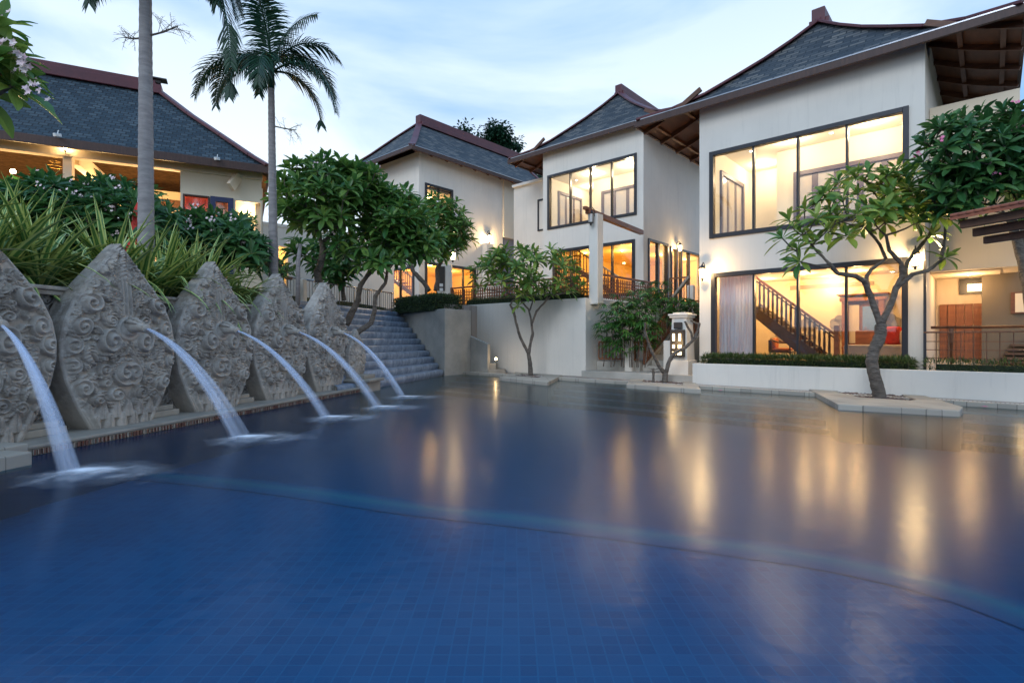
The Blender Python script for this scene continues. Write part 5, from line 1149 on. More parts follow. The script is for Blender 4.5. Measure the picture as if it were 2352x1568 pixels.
def plumeria(name, label, mains, tips, L, nleaf, seed, lm='plumeria_leaf', group=None, r_tip=.014, flowers=0, fmat='white_petal', cat='tree', hi=100, droop=.6, bark='bark', nseg=4, top=True, wr=.33, flsz=.035, extra=()):
    rng = random.Random(seed); base = mains[0][0][0]; t = thing(name, (base.x, base.y, base.z), label, cat, group); tr = MB(); cr = MB(); fl_ = MB(); nodes = []
    for pts, rads in mains:
        fine = []; fr_ = []
        for i in range(len(pts)-1):
            for k in range(6): fine.append(pts[i].lerp(pts[i+1], k/6)+V((rng.uniform(-1, 1), rng.uniform(-1, 1), 0))*rads[i]*.05); fr_.append((rads[i]+(rads[i+1]-rads[i])*k/6)*(1+rng.uniform(-.05, .07)))
        fine.append(pts[-1]); fr_.append(rads[-1]); tr.tube(fine, fr_, 18)
        for q, r in list(zip(fine, fr_))[2:]: nodes.append((q, r))
        nodes.append((pts[-1], rads[-1]))
    start = mains[0][0][-1]; tips = sorted(tips, key=lambda q: min((q-n_[0]).length for n_ in nodes))
    cen = sum(tips, V((0, 0, 0)))/max(1, len(tips))
    for tp in tips:
        d = grow(tr, nodes, tp, rng, r_tip); out = (tp-cen); out.z = max(out.z, 0); ax = (d*.5+V((0, 0, .8))+out.normalized()*.45)
        rosette(cr, tp, ax, max(5, int(nleaf*rng.uniform(.8, 1.2))), L, rng, 20, hi, droop, nseg, wr)
        if rng.random() < flowers:
            for k in range(rng.randint(3, 7)): flower(fl_, tp+ax.normalized()*(.12+.08*rng.random())+V((rng.uniform(-1, 1), rng.uniform(-1, 1), rng.uniform(-.6, .6)))*.07, V((rng.uniform(-.5, .5), -1, .5)), rng, flsz)
    for q in extra:
        for k in range(9): flower(fl_, q+V((rng.uniform(-1, 1), rng.uniform(-1, 1), rng.uniform(-1, 1)))*.075, V((rng.uniform(-.7, .7), -1, rng.uniform(-.2, .8))), rng, flsz)
    tr.v = gnarl(tr.v, .010 if L < .5 else .01); tr.build('trunk', bark, t, smooth=True); cr.build('crown', lm, t)
    if fl_.v: fl_.build('blossoms', fmat, t)
    return t
def blob(rng, px, py, Y, rx, ry, ryd, n, mind=.14, upper=False):
    out = []; tries = 0
    while len(out) < n and tries < n*60:
        tries += 1; a, b, c = rng.uniform(-1, 1), rng.uniform(-1, 1), rng.uniform(-1, 1); r = a*a+b*b+c*c
        if r > 1 or r < .22: continue
        if upper and b > .55: continue
        q = P(px+a*rx, py+b*ry, Y+c*ryd)
        if any((q-o).length < mind for o in out): continue
        out.append(q)
    return out
def path(Y, pts, r0, r1, dY=None):
    n = len(pts); return ([P(x, y, Y+(dY[i] if dY else 0)) for i, (x, y) in enumerate(pts)], [r0+(r1-r0)*i/(n-1) for i in range(n)])
R = random.Random

# big right plumeria
Y0 = 10.1; b_ = G(2022, 912, .08); Y0 = b_.y
mains = [path(Y0, [(2022, 916), (2013, 878), (2001, 830), (2009, 800), (2022, 770), (2023, 745)], .115, .10),
         path(Y0, [(2023, 748), (1999, 680), (1985, 645), (1965, 634), (1925, 628), (1905, 605)], .062, .035, [0, .0, -.1, -.25, -.4, -.5]),
         path(Y0, [(1993, 665), (1990, 635), (2000, 620), (2035, 595), (2020, 560), (1985, 520)], .045, .026, [0, .1, .15, .25, .3, .3]),
         path(Y0, [(2024, 745), (2050, 690), (2058, 660), (2072, 635), (2070, 605), (2042, 575), (2035, 540)], .066, .03, [0, .1, .1, .15, .1, 0, -.1]),
         path(Y0, [(2058, 665), (2095, 630), (2130, 622), (2160, 600), (2168, 560), (2172, 520)], .042, .024, [.1, -.05, -.15, -.2, -.2, -.25]),
         path(Y0, [(2074, 640), (2085, 600), (2110, 570), (2135, 540), (2160, 480), (2190, 420)], .04, .022, [.1, .3, .3, .2, .1, 0]),
         path(Y0, [(1925, 628), (1900, 600), (1870, 570), (1850, 545)], .03, .02, [-.4, -.3, -.1, 0])]
tipsR = [P(x, y, Y0+dy) for x, y, dy in [(1795, 545, -.5), (1812, 505, -.1), (1830, 570, -.6), (1848, 480, .3), (1842, 535, -.2), (1875, 500, -.5), (1870, 555, .1), (1885, 450, .1), (1900, 530, -.2), (1905, 480, .3), (1925, 415, 0), (1935, 455, -.5), (1930, 510, .4), (1945, 540, -.3), (1960, 400, .4), (1970, 445, .0), (1968, 490, -.5), (1985, 520, .4), (1995, 395, -.1), (2005, 440, .5), (2010, 480, -.2), (2030, 410, .3), (2042, 450, -.4), (2035, 510, .2), (2060, 390, 0), (2075, 430, .4), (2070, 480, -.3), (2100, 395, .5), (2105, 450, 0), (2110, 510, -.4), (2130, 400, -.2), (2145, 440, .3), (2150, 490, -.5), (2140, 540, .1), (2185, 400, -.2), (2180, 500, -.5), (2175, 590, -.3), (2225, 430, .0), (2200, 470, .3), (1835, 600, -.7), (2165, 425, 0), (2235, 470, -.3)]]
plumeria('plumeria_tree', 'big plumeria with forked grey trunk in the angular planter, right', mains, tipsR+blob(R(77), 2040, 455, Y0, 190, 60, .6, 26, .2), .42, 12, 11, lm='plumeria_leaf_bright', r_tip=.013, hi=105, droop=.75, nseg=5, wr=.33)
# small centre plumeria
c0 = G(1218, 862, .08); Y1 = c0.y
mains = [path(Y1, [(1219, 862), (1217, 830), (1214, 812)], .075, .06),
         path(Y1, [(1214, 812), (1195, 775), (1185, 740), (1180, 715), (1172, 700), (1178, 690)], .05, .028, [0, 0, -.1, -.1, -.2, -.2]),
         path(Y1, [(1215, 812), (1219, 785), (1224, 765), (1220, 735), (1214, 710), (1195, 690), (1160, 670)], .052, .02, [0, 0, 0, .1, .15, .1, -.1]),
         path(Y1, [(1221, 745), (1232, 715), (1250, 695), (1265, 680), (1300, 672)], .036, .02, [0, .0, -.1, -.2, -.3]), path(Y1, [(1216, 715), (1224, 690), (1236, 665)], .026, .018, [.15, .3, .4]), path(Y1, [(1252, 693), (1262, 670), (1275, 645)], .024, .016, [-.1, .1, .3])]
rg = R(3); tips1 = blob(rg, 1212, 622, Y1, 132, 62, 1.0, 82, .18)+[P(1092, 638, Y1-.2), P(1110, 606, Y1), P(1150, 585, Y1), P(1195, 572, Y1), P(1240, 590, Y1), P(1335, 655, Y1-.3), P(1320, 625, Y1), P(1100, 660, Y1+.2), P(1312, 668, Y1-.4), P(1190, 700, Y1-.2)]
plumeria('plumeria_tree', 'slender open plumeria in the small square planter before the white wall', mains, tips1, .38, 11, 12, lm='plumeria_leaf_bright', r_tip=.012, nseg=4)
# pruned plumeria (no crown)
c0 = G(1526, 878, .08); Y2 = c0.y
pt = thing('pruned_tree', (c0.x, c0.y, .05), 'leafless pruned plumeria with stub branches in the planter at the stairs', 'tree')
m = MB()
for pts, r0, r1, dy in (([(1526, 880), (1528, 862), (1527, 852)], .085, .07, None), ([(1525, 855), (1513, 840), (1500, 812), (1490, 790), (1481, 760), (1482, 742)], .055, .03, [0, 0, -.1, -.1, -.2, -.3]), ([(1530, 855), (1537, 830), (1547, 812), (1575, 797), (1595, 778), (1604, 755), (1606, 742)], .062, .036, [0, -.05, -.1, -.1, -.2, -.2, -.2]), ([(1590, 783), (1588, 765), (1578, 748), (1573, 738)], .035, .026, [-.15, -.2, -.2, -.3]), ([(1605, 745), (1596, 741), (1586, 736)], .03, .022, [-.2, -.2, -.2]), ([(1500, 880), (1501, 858), (1500, 845)], .04, .036, None), ([(1515, 853), (1502, 855), (1493, 851)], .014, .01, None), ([(1515, 845), (1505, 848), (1490, 846)], .012, .008, None)):
    a, b = path(Y2, pts, r0, r1, dy); rg = R(len(pts)); fine = []; fr_ = []
    for i in range(len(a)-1):
        for k in range(3): fine.append(a[i].lerp(a[i+1], k/3)); fr_.append((b[i]+(b[i+1]-b[i])*k/3)*(1+rg.uniform(-.12, .12)))
    fine.append(a[-1]); fr_.append(b[-1]*1.1); m.tube(fine, fr_, 16)
m.v = gnarl(m.v, .01); m.build('trunk', 'bark', pt, smooth=True)
# plumerias around the cascade
Y3 = 15.2
mains = [path(Y3, [(733, 648), (728, 625), (735, 610), (742, 580), (740, 555)], .10, .08), path(Y3, [(740, 558), (730, 540), (722, 510), (715, 480)], .06, .03, [0, -.1, -.3, -.5]), path(Y3, [(740, 558), (755, 545), (770, 530), (790, 500)], .06, .03, [0, .1, .2, .3])]
rg = R(5); t3 = blob(rg, 735, 455, Y3, 105, 92, 1.4, 112, .25)+blob(rg, 820, 425, Y3+.3, 65, 55, 1.0, 50, .22)+blob(rg, 690, 575, Y3-.8, 22, 22, .3, 4, .15)
plumeria('plumeria_tree', 'dense plumeria with cream blossoms beside the slender palm', mains, t3, .46, 13, 13, lm='plumeria_leaf', flowers=.14, nseg=4)
Y4 = 15.6
mains = [path(Y4, [(795, 745), (810, 715), (822, 690), (828, 655), (845, 632), (870, 610)], .10, .05, [0, 0, 0, -.1, -.1, 0]), path(Y4, [(808, 775), (825, 760), (852, 742), (860, 715), (862, 680), (885, 650), (890, 620)], .085, .04, [-.8, -.7, -.5, -.4, -.3, -.2, 0])]
rg = R(6); t4 = blob(rg, 905, 515, Y4+.3, 80, 90, 1.3, 95, .25)+blob(rg, 960, 560, Y4, 50, 45, .8, 30, .22)+blob(rg, 870, 600, Y4-.6, 60, 22, .5, 12, .2)+blob(rg, 800, 560, Y4-.6, 40, 25, .5, 7, .2)
plumeria('plumeria_tree', 'plumeria with two leaning trunks rising from the cascade top', mains, t4, .46, 13, 14, lm='plumeria_leaf', flowers=.05, nseg=4)
Y5 = 21.0
mains = [path(Y5, [(985, 668), (975, 650), (950, 625), (940, 605), (945, 585)], .10, .06), path(Y5, [(1000, 668), (1005, 645), (1003, 620), (1015, 600), (1025, 580)], .09, .05)]
rg = R(8); t5 = blob(rg, 1015, 520, Y5, 62, 75, 1.2, 80, .3)+blob(rg, 1050, 540, Y5, 38, 50, .8, 26, .25)
plumeria('plumeria_tree', 'plumeria with pink blossoms standing behind the square hedge', mains, t5, .44, 12, 15, lm='plumeria_leaf', flowers=.2, fmat='white_petal', nseg=3)
Y6 = 19.0
rg = R(9); t6 = blob(rg, 770, 595, Y6, 62, 58, 1.0, 60, .3)
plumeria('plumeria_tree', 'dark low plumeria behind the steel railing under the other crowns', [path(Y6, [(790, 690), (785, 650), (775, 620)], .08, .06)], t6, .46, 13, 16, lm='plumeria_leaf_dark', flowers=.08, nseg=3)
# dark plumeria at right edge
Y7 = 10.25
rg = R(10); t7 = blob(rg, 2270, 350, Y7, 165, 100, .55, 95, .22)+blob(rg, 2350, 380, Y7, 90, 130, .5, 50, .2)+blob(rg, 2200, 440, Y7, 70, 55, .4, 22, .2)
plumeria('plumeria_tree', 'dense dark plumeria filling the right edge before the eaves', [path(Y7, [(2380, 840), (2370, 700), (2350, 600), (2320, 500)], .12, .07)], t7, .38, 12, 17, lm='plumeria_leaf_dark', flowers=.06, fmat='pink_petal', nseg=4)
# branch at upper left corner
Y8 = 5.0
plumeria('plumeria_tree', 'plumeria branch with pink and white blossoms at the upper left corner', [path(Y8, [(-320, 900), (-250, 500), (-140, 260), (-70, 180)], .09, .03)], [P(x, y, Y8+d) for x, y, d in ((-10, 130, 0), (-25, 175, .1), (-60, 100, .2), (-40, 60, .1), (-80, 150, -.1), (-30, 210, .2), (5, 165, .3), (30, 195, .1), (15, 130, .2), (-5, 60, .1))], .42, 13, 18, lm='plumeria_leaf_bright', flowers=1, flsz=.036, nseg=5, extra=[P(25, 95, Y8), P(50, 135, Y8), P(55, 160, Y8+.1), P(10, 110, Y8+.1), P(85, 208, Y8)])
# flowering bushes behind the fountain (left)
def bush(label, blobs, Yb, L, n, seed, lm, basez, flowers=.15, nseg=3):
    rg = R(seed); tips = []
    for (px, py, rx, ry, k) in blobs: tips += blob(rg, px, py, Yb, rx, ry, 1.1, k, .24)
    c = P(blobs[0][0], 500, Yb); mains = [([V((c.x, c.y, basez)), V((c.x+.1, c.y, basez+.5)), V((c.x, c.y, basez+.9))], [.09, .07, .05])]
    for (px, py, rx, ry, k) in blobs: q = P(px, py+ry*.5, Yb); mains.append(([V((c.x, c.y, basez+.3)), (V((c.x, c.y, basez+.8))+q)/2, q], [.06, .05, .03]))
    plumeria('plumeria_bush', label, mains, tips, L, n, seed, lm=lm, flowers=flowers, cat='bush', nseg=nseg)
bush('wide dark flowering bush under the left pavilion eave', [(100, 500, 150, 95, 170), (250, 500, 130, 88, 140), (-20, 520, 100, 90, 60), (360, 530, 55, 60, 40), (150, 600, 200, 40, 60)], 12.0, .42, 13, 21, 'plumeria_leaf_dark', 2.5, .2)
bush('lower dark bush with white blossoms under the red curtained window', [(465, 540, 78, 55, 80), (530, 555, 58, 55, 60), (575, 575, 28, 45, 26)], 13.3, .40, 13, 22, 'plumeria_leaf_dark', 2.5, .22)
bush('small leafy shrub in the pavilion niche', [(570, 500, 25, 12, 12)], 17.6, .22, 8, 23, 'plumeria_leaf', 4.2, 0)
bush('low shrub at the foot of the slender palm', [(640, 615, 35, 18, 16), (600, 600, 20, 15, 8)], 15.0, .26, 9, 24, 'plumeria_leaf', 2.6, 0)

# palms
def frond(rach, lf, base, d0, L, sag, seed, nl=62, ll=.72, wind=V((0, 0, 0)), side=None):
    rng = R(seed); p = V(base); d = V(d0).normalized(); n = 22; pts = [p.copy()]; dirs = [d.copy()]
    for i in range(n):
        d = (d+V((0, 0, -sag/n*(1.0+1.2*i/n)))+wind*(.4/n)).normalized(); p = p+d*(L/n); pts.append(p.copy()); dirs.append(d.copy())
    rach.tube(pts, [.028*(1-i/(n+1))+.004 for i in range(n+1)], 6)
    for k in range(nl):
        t = .14+.86*k/nl; f = t*n; i = min(n-1, int(f)); q = pts[i].lerp(pts[i+1], f-i); dd = dirs[i]; sd = dd.cross(V((0, 0, 1)))
        if sd.length < .2: sd = V((1, 0, 0))
        sd.normalize(); up = sd.cross(dd); l = ll*(.55+.45*math.sin(PI*min(1, t*1.05+.1)))*rng.uniform(.85, 1.1)*(1-.45*max(0, t-.7)/.3)
        for s_ in (-1, 1):
            v = sd*s_*.9+dd*.65+up*(.35 if k % 2 else .05)+wind*.35; leaf(lf, q, v, up, l, .046, 1.1*rng.uniform(.7, 1.4), 4, .1, prof=lambda t: (1-t)**.5*min(1, t*6+.3))
def palm(name, label, base, top, r0, r1, fronds, spathe, group=None, seed=1):
    t = thing('palm_tree', base, label, 'palm', group); m = MB(); n = 70; H = (V(top)-V(base)).length; pts = []; rad = []
    for i in range(n+1):
        s = i/n; p = V(base).lerp(V(top), s); pts.append(p); rad.append((r0+(r1-r0)*s)*(1.035 if i % 2 else .985)*(1+.25*math.exp(-s*22)))
    m.tube(pts, rad, 18); m.build('trunk', 'palm_bark', t, smooth=True)
    cs = MB(); tp = V(top); cs.tube([tp-V((0, 0, .05)), tp+V((0, 0, .3)), tp+V((0, 0, .7))], [r1*1.1, r1*1.05, r1*.6], 14); cs.build('crownshaft', 'palm_leaf', t, smooth=True)
    for i, (d, L, sag, wd) in enumerate(fronds):
        ra, lf = MB(), MB(); frond(ra, lf, tp+V((0, 0, .35+.03*i)), V(d), L, sag, seed*50+i, wind=V(wd)); fo_ = ra.build('frond', 'palm_leaf', t, smooth=True); lf.build('leaflets', 'palm_leaf', fo_)
    for (q, dirx, s) in spathe:
        m = MB(); q = V(q); rg = R(int(q.x*100) & 255); d = V(dirx).normalized(); e = q+d*.5*s; m.tube([q, q+d*.25*s-V((0, 0, .02)), e], [.018, .014, .008], 6)
        for k in range(16):
            a = q+d*(.15+.35*k/16)*s; v = (d*.6+V((rg.uniform(-1, 1), rg.uniform(-1, 1), rg.uniform(-.9, .9)))).normalized()*.3*s; mid = a+v*.5; m.tube([a, mid, a+v-V((0, 0, .05))], [.005, .004, .002], 4)
            for j in range(4): w2 = V((rg.uniform(-1, 1), rg.uniform(-1, 1), rg.uniform(-1, .5)))*.09*s; m.tube([mid+v*.12*j, mid+v*.12*j+w2], [.003, .0015], 3)
        m.build('flower_stalk', 'bark', t)
Yp = 9.4
bp_ = P(336, 660, Yp); tp_ = P(334, -75, Yp)
palm('p', 'tall grey ringed palm trunk rising behind the largest carved panels', (bp_.x, bp_.y, 1.7), tp_, .135, .09,
     [((.9, .05, .45), 3.0, 3.2, (.25, 0, 0)), ((.9, -.1, .55), 2.1, 2.3, (.5, 0, 0)), ((.75, .5, .9), 2.2, 2.2, (.4, 0, 0)), ((-.9, .2, .8), 2.0, 2.4, (.2, 0, 0)), ((-.4, -.8, .9), 1.9, 2.2, (.2, 0, 0)), ((.3, -.9, 1), 2.0, 2.0, (.3, 0, 0)), ((.2, .9, 1.2), 2.0, 1.8, (.2, 0, 0)), ((-.2, .1, 2), 1.9, .9, (.3, 0, 0)), ((1.0, .15, .25), 2.3, 1.8, (.2, 0, 0)), ((-1, -.3, .1), 1.2, 2.4, (0, 0, 0))],
     [(P(344, 82, Yp), (1, -.1, .25), 1.1), (P(326, 88, Yp), (-1, .1, .1), .7)], seed=1)
Yq = 13.6
bq = P(629, 640, Yq); tq = P(623, 200, Yq)
palm('q', 'slender palm with full windblown crown left of the plumerias', (bq.x, bq.y, 2.4), tq, .115, .075,
     [((1.0, -.2, .75), 2.6, 2.1, (.4, 0, 0)), ((1.0, .3, .35), 2.0, 2.2, (.3, 0, 0)), ((.55, .1, 1.3), 2.2, 1.7, (.5, 0, 0)), ((.25, .3, 1.6), 2.3, .9, (.3, 0, 0)), ((-.15, .1, 1.7), 2.4, .6, (.1, 0, 0)), ((-.9, -.1, .8), 2.5, 1.9, (-.2, 0, 0)), ((-.9, .2, 1.1), 2.5, 2.4, (-.1, 0, 0)), ((-.45, -.3, .4), 1.8, 3.0, (-.0, 0, 0)), ((.1, -.7, .4), 1.6, 2.6, (-.3, 0, 0)), ((.7, .6, 1.2), 2.2, 2.0, (.3, 0, 0)), ((-.5, .7, 1.3), 2.1, 2.0, (0, 0, 0)), ((.0, -.6, 1.6), 2.1, 1.2, (.2, 0, 0))],
     [(P(630, 290, Yq), (1, -.1, -.2), 1.2)], seed=2)
# a thin third stem by the second palm
m = MB(); m.tube([P(684, 700, 13.0), P(685, 600, 13.0), P(690, 560, 13.0)], [.06, .05, .04], 10); q = P(690, 560, 13)
yt = thing('young_palm', (q.x, q.y, 1.7), 'thin young stem right of the slender palm by the railing', 'palm'); m.build('trunk', 'palm_bark', yt, smooth=True)
cr_ = MB(); rg = R(4)
for k in range(16): a = k*2.4; leaf(cr_, q, V((math.cos(a), math.sin(a), .9)), V((0, 0, 1)), .5, .07, 1.0, 4)
cr_.build('crown', 'plumeria_leaf', yt)

# variegated pandanus clumps on the fountain wall
def pandanus(label, bases, seed, Lr=(1.05, 1.65), n=52, group='striped pandanus clumps above the fountain wall', bias=V((0, 0, 0)), wd=.11):
    rg = R(seed); c = bases[0]; t = thing('pandanus', c, label, 'plant', group); m = MB(); st_ = MB()
    for b in bases:
        st_.tube([b-V((0, 0, .15)), b+V((0, 0, .12))], [.05, .035], 7)
        for k in range(n):
            a = k*2.4+rg.uniform(-.3, .3); el = rg.uniform(.7, 1.48); d = V((math.cos(a)*math.cos(el), math.sin(a)*math.cos(el), math.sin(el)))+bias*rg.uniform(.3, 1); L = rg.uniform(*Lr)
            leaf(m, b+V((0, 0, rg.uniform(0, .12))), d, V((0, 0, 1)), L, wd*rg.uniform(.75, 1.15), rg.choice([.7, 1.1, 1.8, 2.4])*rg.uniform(.8, 1.2), 9, .22, prof=lambda t: min(1, .55+t*2)*(1-max(0, t-.45)/.55)**.75)
    m.build('leaves', 'pandanus_leaf', t); st_.build('stem', 'bark', t)
def fb(y, off, z=1.75): x, yy = fl(y, off); return V((x, yy, z))
pandanus('striped pandanus clump at the left edge above the panels', [fb(5.2, -.95), fb(5.5, -1.2), fb(5.9, -.9), fb(5.7, -1.4)], 31)
pandanus('striped pandanus clump left of the largest carved panel peak', [fb(6.3, -.9), fb(6.6, -1.2), fb(6.9, -.95), fb(7.1, -1.3)], 32)
pandanus('striped pandanus clump right of the grey palm trunk', [fb(7.8, -.9), fb(8.05, -1.2), fb(8.3, -.9)], 33)
pandanus('striped pandanus clump arching over the third carved panel', [fb(8.7, -.9), fb(9.0, -1.2), fb(9.3, -.85), fb(9.7, -1.0)], 34, n=46, bias=V((.25, 0, .1)))
pandanus('thin drooping pandanus clump spilling over the wall', [fb(9.9, -.75), fb(10.2, -.7), fb(10.0, -.9)], 35, Lr=(.8, 1.35), n=26, bias=V((.5, .2, -.05)), wd=.045)

# lady palms by the stairs
def rhapis(label, spots, seed, s=1.0, zb=.4):
    rg = R(seed); c = spots[0]; t = thing('lady_palm', (c.x, c.y, zb), label, 'palm', 'lady palms beside the garden stairs'); m = MB(); stt = MB()
    for q in spots:
        b = V((q.x+rg.uniform(-.15, .15), q.y+rg.uniform(-.15, .15), zb)); stt.tube([b, b.lerp(q, .5)+V((.03, 0, 0)), q], [.018, .015, .012], 6)
        for f in range(11):
            a = f*2.4+rg.uniform(0, 1); el = rg.uniform(-.1, .9); d = V((math.cos(a)*math.cos(el), math.sin(a)*math.cos(el), math.sin(el))); h = q+d*.22*s-V((0, 0, .06*f*s)); stt.tube([q-V((0, 0, .06*f*s)), h], .006, 5); sd = d.cross(V((0, 0, 1))).normalized()
            for k in range(-5, 6): v = d*math.cos(k*.3)+sd*math.sin(k*.3); leaf(m, h, v, V((0, 0, 1)), .34*s*rg.uniform(.85, 1.1),   .042*s, .9*rg.uniform(.6, 1.4), 3, .1, prof=lambda t: min(1, .35+t*3)*(1-max(0, t-.6)/.4)**.6)
    m.build('crown', 'rhapis_leaf', t); stt.build('stem', 'bark', t)
rg = R(40)
rhapis('large lady palm clump against the white retaining wall side', [P(x, y, 16.6+rg.uniform(-.4, .5)) for x, y in ((1405, 705), (1395, 735), (1425, 720), (1440, 695), (1455, 740), (1420, 770), (1470, 715), (1440, 760), (1480, 690), (1465, 672), (1492, 730), (1430, 680), (1450, 715), (1410, 755), (1485, 755))], 41, 1.1)
rhapis('lady palm clump before the tall glass door', [P(x, y, 17.8+rg.uniform(-.4, .4)) for x, y in ((1500, 665), (1515, 690), (1530, 675), (1545, 695), (1520, 655), (1490, 650))], 42, 1.0, 1.6)
rhapis('lady palm clump right of the lit doors by the pillar', [P(x, y, 17.0+rg.uniform(-.3, .3)) for x, y in ((1560, 690), (1580, 685), (1595, 700), (1570, 710), (1550, 715))], 43, .9, 1.6)

# hedges
def hedge(name, label, poly, z0, z1, n, ls, seed, lm='hedge_leaf', spiky=False, fr=None):
    rg = R(seed); w2 = (lambda p: xy(fr.W(*p))) if fr else (lambda p: p); poly = [w2(p) for p in poly]
    c = (sum(p[0] for p in poly)/len(poly), sum(p[1] for p in poly)/len(poly)); t = thing(name, (*c, z0), label, 'hedge'); k = .93
    MB().prism(shrink(poly, k), z0-.05, z1-.06).build('core', 'hedge_core', t); m = MB(); nn_ = len(poly); segs = []; 
    for i in range(nn_): a, b = V((*poly[i], 0)), V((*poly[(i+1) % nn_], 0)); segs.append((a, b, (b-a).length))
    per = sum(s[2] for s in segs); hh = z1-z0; xs = [p[0] for p in poly]; ys = [p[1] for p in poly]
    area = abs(sum(poly[i][0]*poly[(i+1) % nn_][1]-poly[(i+1) % nn_][0]*poly[i][1] for i in range(nn_)))/2; ptop = area/(area+per*hh)
    cc = V((*c, 0)); tri = [(poly[0], poly[i], poly[i+1]) for i in range(1, nn_-1)]
    ta = [abs((b[0]-a[0])*(d[1]-a[1])-(d[0]-a[0])*(b[1]-a[1])) for a, b, d in tri]
    for k in range(n):
        if rg.random() < ptop:
            a, b, d = rg.choices(tri, ta)[0]; r1, r2 = rg.random(), rg.random()
            if r1+r2 > 1: r1, r2 = 1-r1, 1-r2
            p = V((a[0]+(b[0]-a[0])*r1+(d[0]-a[0])*r2, a[1]+(b[1]-a[1])*r1+(d[1]-a[1])*r2, z1+rg.uniform(-.05, .03))); nrm = V((0, 0, 1))
        else:
            a, b, L_ = rg.choices(segs, [s[2] for s in segs])[0]; p = a.lerp(b, rg.random()); o = (p-cc).normalized(); nrm = V(((b-a).y, -(b-a).x, 0)).normalized()
            if nrm.dot(o) < 0: nrm = -nrm
            p = p+nrm*rg.uniform(-.04, .03)+V((0, 0, z0+hh*rg.random()))
        d = nrm+V((rg.uniform(-1, 1), rg.uniform(-1, 1), rg.uniform(-.6, 1)))*(.9 if not spiky else .7)
        if spiky: d.z += .5
        leaf(m, p-nrm*.02, d, nrm, ls*rg.uniform(.7, 1.3), ls*(.5 if not spiky else .16), .3 if not spiky else .7, 2, .15)
    m.build('foliage', lm, t)
hp = [P(903, 690, 21.6), P(1000, 690, 18.95), P(1061, 690, 19.9), P(985, 690, 22.6)]
hedge('hedge', 'clipped square dark green hedge on the concrete block', [xy(p) for p in hp], 2.33, P(1000, 674, 19.0).z, 7000, .07, 51)
uh1 = F3.front(2088, 840, -.3)[0]+.05
hedge('hedge', 'low bushy green hedge strip along the big lower window', [(u0+.18, -.58), (uh1, -.58), (uh1, -.06), (u0+.18, -.06)], .5, .80, 6500, .13, 52, spiky=True, fr=F3)
hedge('hedge', 'sparse low hedge in front of the grid balcony railing', [(uS+.05, -.58), (10.5, -.58), (10.5, -.3), (uS+.05, -.3)], .5, .80, 2200, .12, 53, spiky=True, fr=F3)
hedge('hedge', 'low green hedge strip on top of the tall white retaining wall', [(uL-.4, -.02), (uR-.3, -.02), (uR-.3, .35), (uL-.4, .35)], 2.5, 2.85, 4500, .09, 54, spiky=True, fr=F3)

# background tree behind villa 1
bt = thing('background_tree', P(1140, 400, 46), 'dark round-topped trees rising behind the farthest villa roof', 'tree'); OFF[bt.name] = V(bt.location)
bt['label'] = 'dark round-topped tree rising behind the farthest villa roof'
rg = R(60); m = MB(); tr = MB(); q0 = P(1150, 420, 46); tr.tube([V((q0.x, q0.y, 2)), P(1150, 400, 46), P(1145, 330, 46)], [.4, .25, .1], 8)
for (px, py, rx, ry, n) in ((1145, 312, 36, 30, 1500), (1068, 300, 18, 9, 260), (1108, 330, 26, 14, 500), (1172, 330, 15, 12, 300), (1130, 292, 14, 10, 200), (1150, 345, 45, 14, 600), (1225, 400, 30, 12, 400)):
    tr.tube([P(1148, 380, 46), P(px, py, 46)], [.12, .04], 6)
    for cl in range(max(5, n//45)):
        a, b, c = rg.gauss(0, .45), rg.gauss(0, .45), rg.uniform(-1, 1); cp = P(px+a*rx, py+b*ry, 46+c)
        for k in range(45): v = V((rg.gauss(0, 1), rg.gauss(0, 1), rg.gauss(0, .7))); p = cp+v*.24; leaf(m, p, v+V((0, 0, -.4)), V((0, 0, 1)), .36, .2, .4, 2)
m.build('crown', 'far_leaf', bt); tr.build('trunk', 'bark', bt)

# red closed umbrella, palm rail etc.
q = P(318, 600, 11.0); um = thing('parasol', (q.x, q.y, 1.8), 'closed red parasol behind the grey palm trunk', 'parasol'); zt = P(318, 465, 11).z
m = MB(); nA = 16; prof = [(.02, zt), (.07, zt-.15), (.12, zt-.6), (.2, zt-1.1), (.22, zt-1.5), (.19, zt-1.75)]
for r_, z_ in prof:
    for k in range(nA): a = 2*PI*k/nA; rr = r_*(1+.22*(k % 2)); m.v.append((q.x+rr*math.cos(a), q.y+rr*math.sin(a), z_)); m.uv.append((0, 0))
for i in range(len(prof)-1):
    for k in range(nA): k2 = (k+1) % nA; m.f.append((i*nA+k, (i+1)*nA+k, (i+1)*nA+k2, i*nA+k2))
m.build('canopy', 'red_fabric', um); MB().tube([(q.x, q.y, 1.7), (q.x, q.y, zt+.08)], .02, 8).build('pole', 'white_paint', um)
# security cameras under pavilion eave
for px, py, lb in ((132, 312, 'small white camera under the eave left of the palm'), (498, 366, 'small white camera under the eave right of the palm')):
    q = FP.front(px, py, -.08); c = FP.W(q[0], -.12, q[1]); k_ = thing('eave_camera', c, lb, 'camera', 'white cameras under the pavilion eave'); MB().beam(c-V((.0, .10, .02)), c+V((.02, .1, .03)), .08, .09).build('housing', 'white_paint', k_, bevel=.01); MB().tube([c, c+V((0, .05, .16))], .012, 6).build('bracket', 'white_paint', k_)
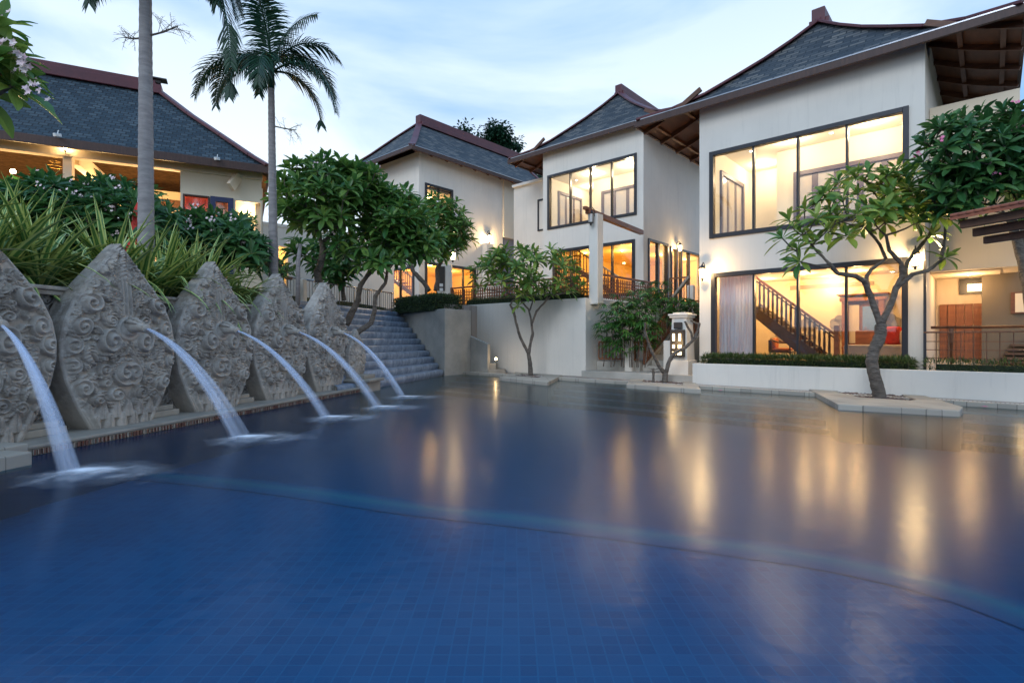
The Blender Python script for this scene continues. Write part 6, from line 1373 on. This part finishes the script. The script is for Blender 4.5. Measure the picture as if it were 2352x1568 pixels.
# hanging chandelier in the pavilion
q = FP.front(126, 375, 3.0); c = FP.W(q[0], 3.0, q[1]); ch = thing('chandelier', c, 'tiered gold chandelier hanging inside the open pavilion', 'chandelier'); m = MB()
for r_, z_ in ((.08, .2), (.15, .05), (.22, -.12)): m.tube([(c.x+r_*math.cos(a), c.y+r_*math.sin(a), c.z+z_) for a in np.linspace(0, 2*PI, 17)], .012, 6)
m.build('ring', 'gold_metal', ch); MB().tube([c-V((0, 0, .1)), c+V((0, 0, 1.6))], .01, 6).build('chain', 'iron', ch)
# hut roof at the right edge
ht = thing('hut_roof', P(2300, 480, 6.5), 'corner of a red clay tiled hut roof entering at the right edge', 'roof')
a, b = P(2182, 497, 6.6), P(2480, 440, 5.6); n = V((.75, .95, .45)).normalized(); bk = V((1.9, 1.8, .50)); th = V((0, 0, -.05))
m = MB(); a2, b2 = a+bk, b+bk; m.add([a, b, b2, a2, a+th, b+th, b2+th, a2+th], [(0, 1, 2, 3), (7, 6, 5, 4), (0, 4, 5, 1), (1, 5, 6, 2), (2, 6, 7, 3), (3, 7, 4, 0)]); rt = m.build('roof_slab', 'clay_tile', ht)
m = MB()
for k in range(14): p = a.lerp(b, (k+.5)/14); m.beam(p+V((0, -.02, .005)), p+bk*.6+V((0, 0, .01)), .11, .035)
m.build('tile_edge', 'clay_tile', rt, bevel=.01)
m = MB(); d = (b-a).normalized()
for k, (o, h) in enumerate(((V((.12, .10, -.10)), .10), (V((.28, .22, -.19)), .10), (V((.42, .34, -.28)), .09))): m.beam(a+o+d*.08*(k+1), b+o, .06, h)
m.build('fascia', 'beam_wood', ht, bevel=.006)
# fallen pink flowers
for (px, py, lb) in ((1655, 899, 'pink flower fallen at the pool edge right of the pruned tree'), (2262, 937, 'pink flower fallen at the pool edge right of the big planter')):
    q = G(px, py, .0); q.z = .02; m = MB(); rg = R(int(px))
    for k in range(5): a = k*1.257; leaf(m, q, V((math.cos(a), math.sin(a), .7)), V((0, 0, 1)), .06, .045, .5, 2)
    tag(m.build('fallen_flower', 'pink_petal'), lb, 'flower', 'pink flowers fallen by the pool')
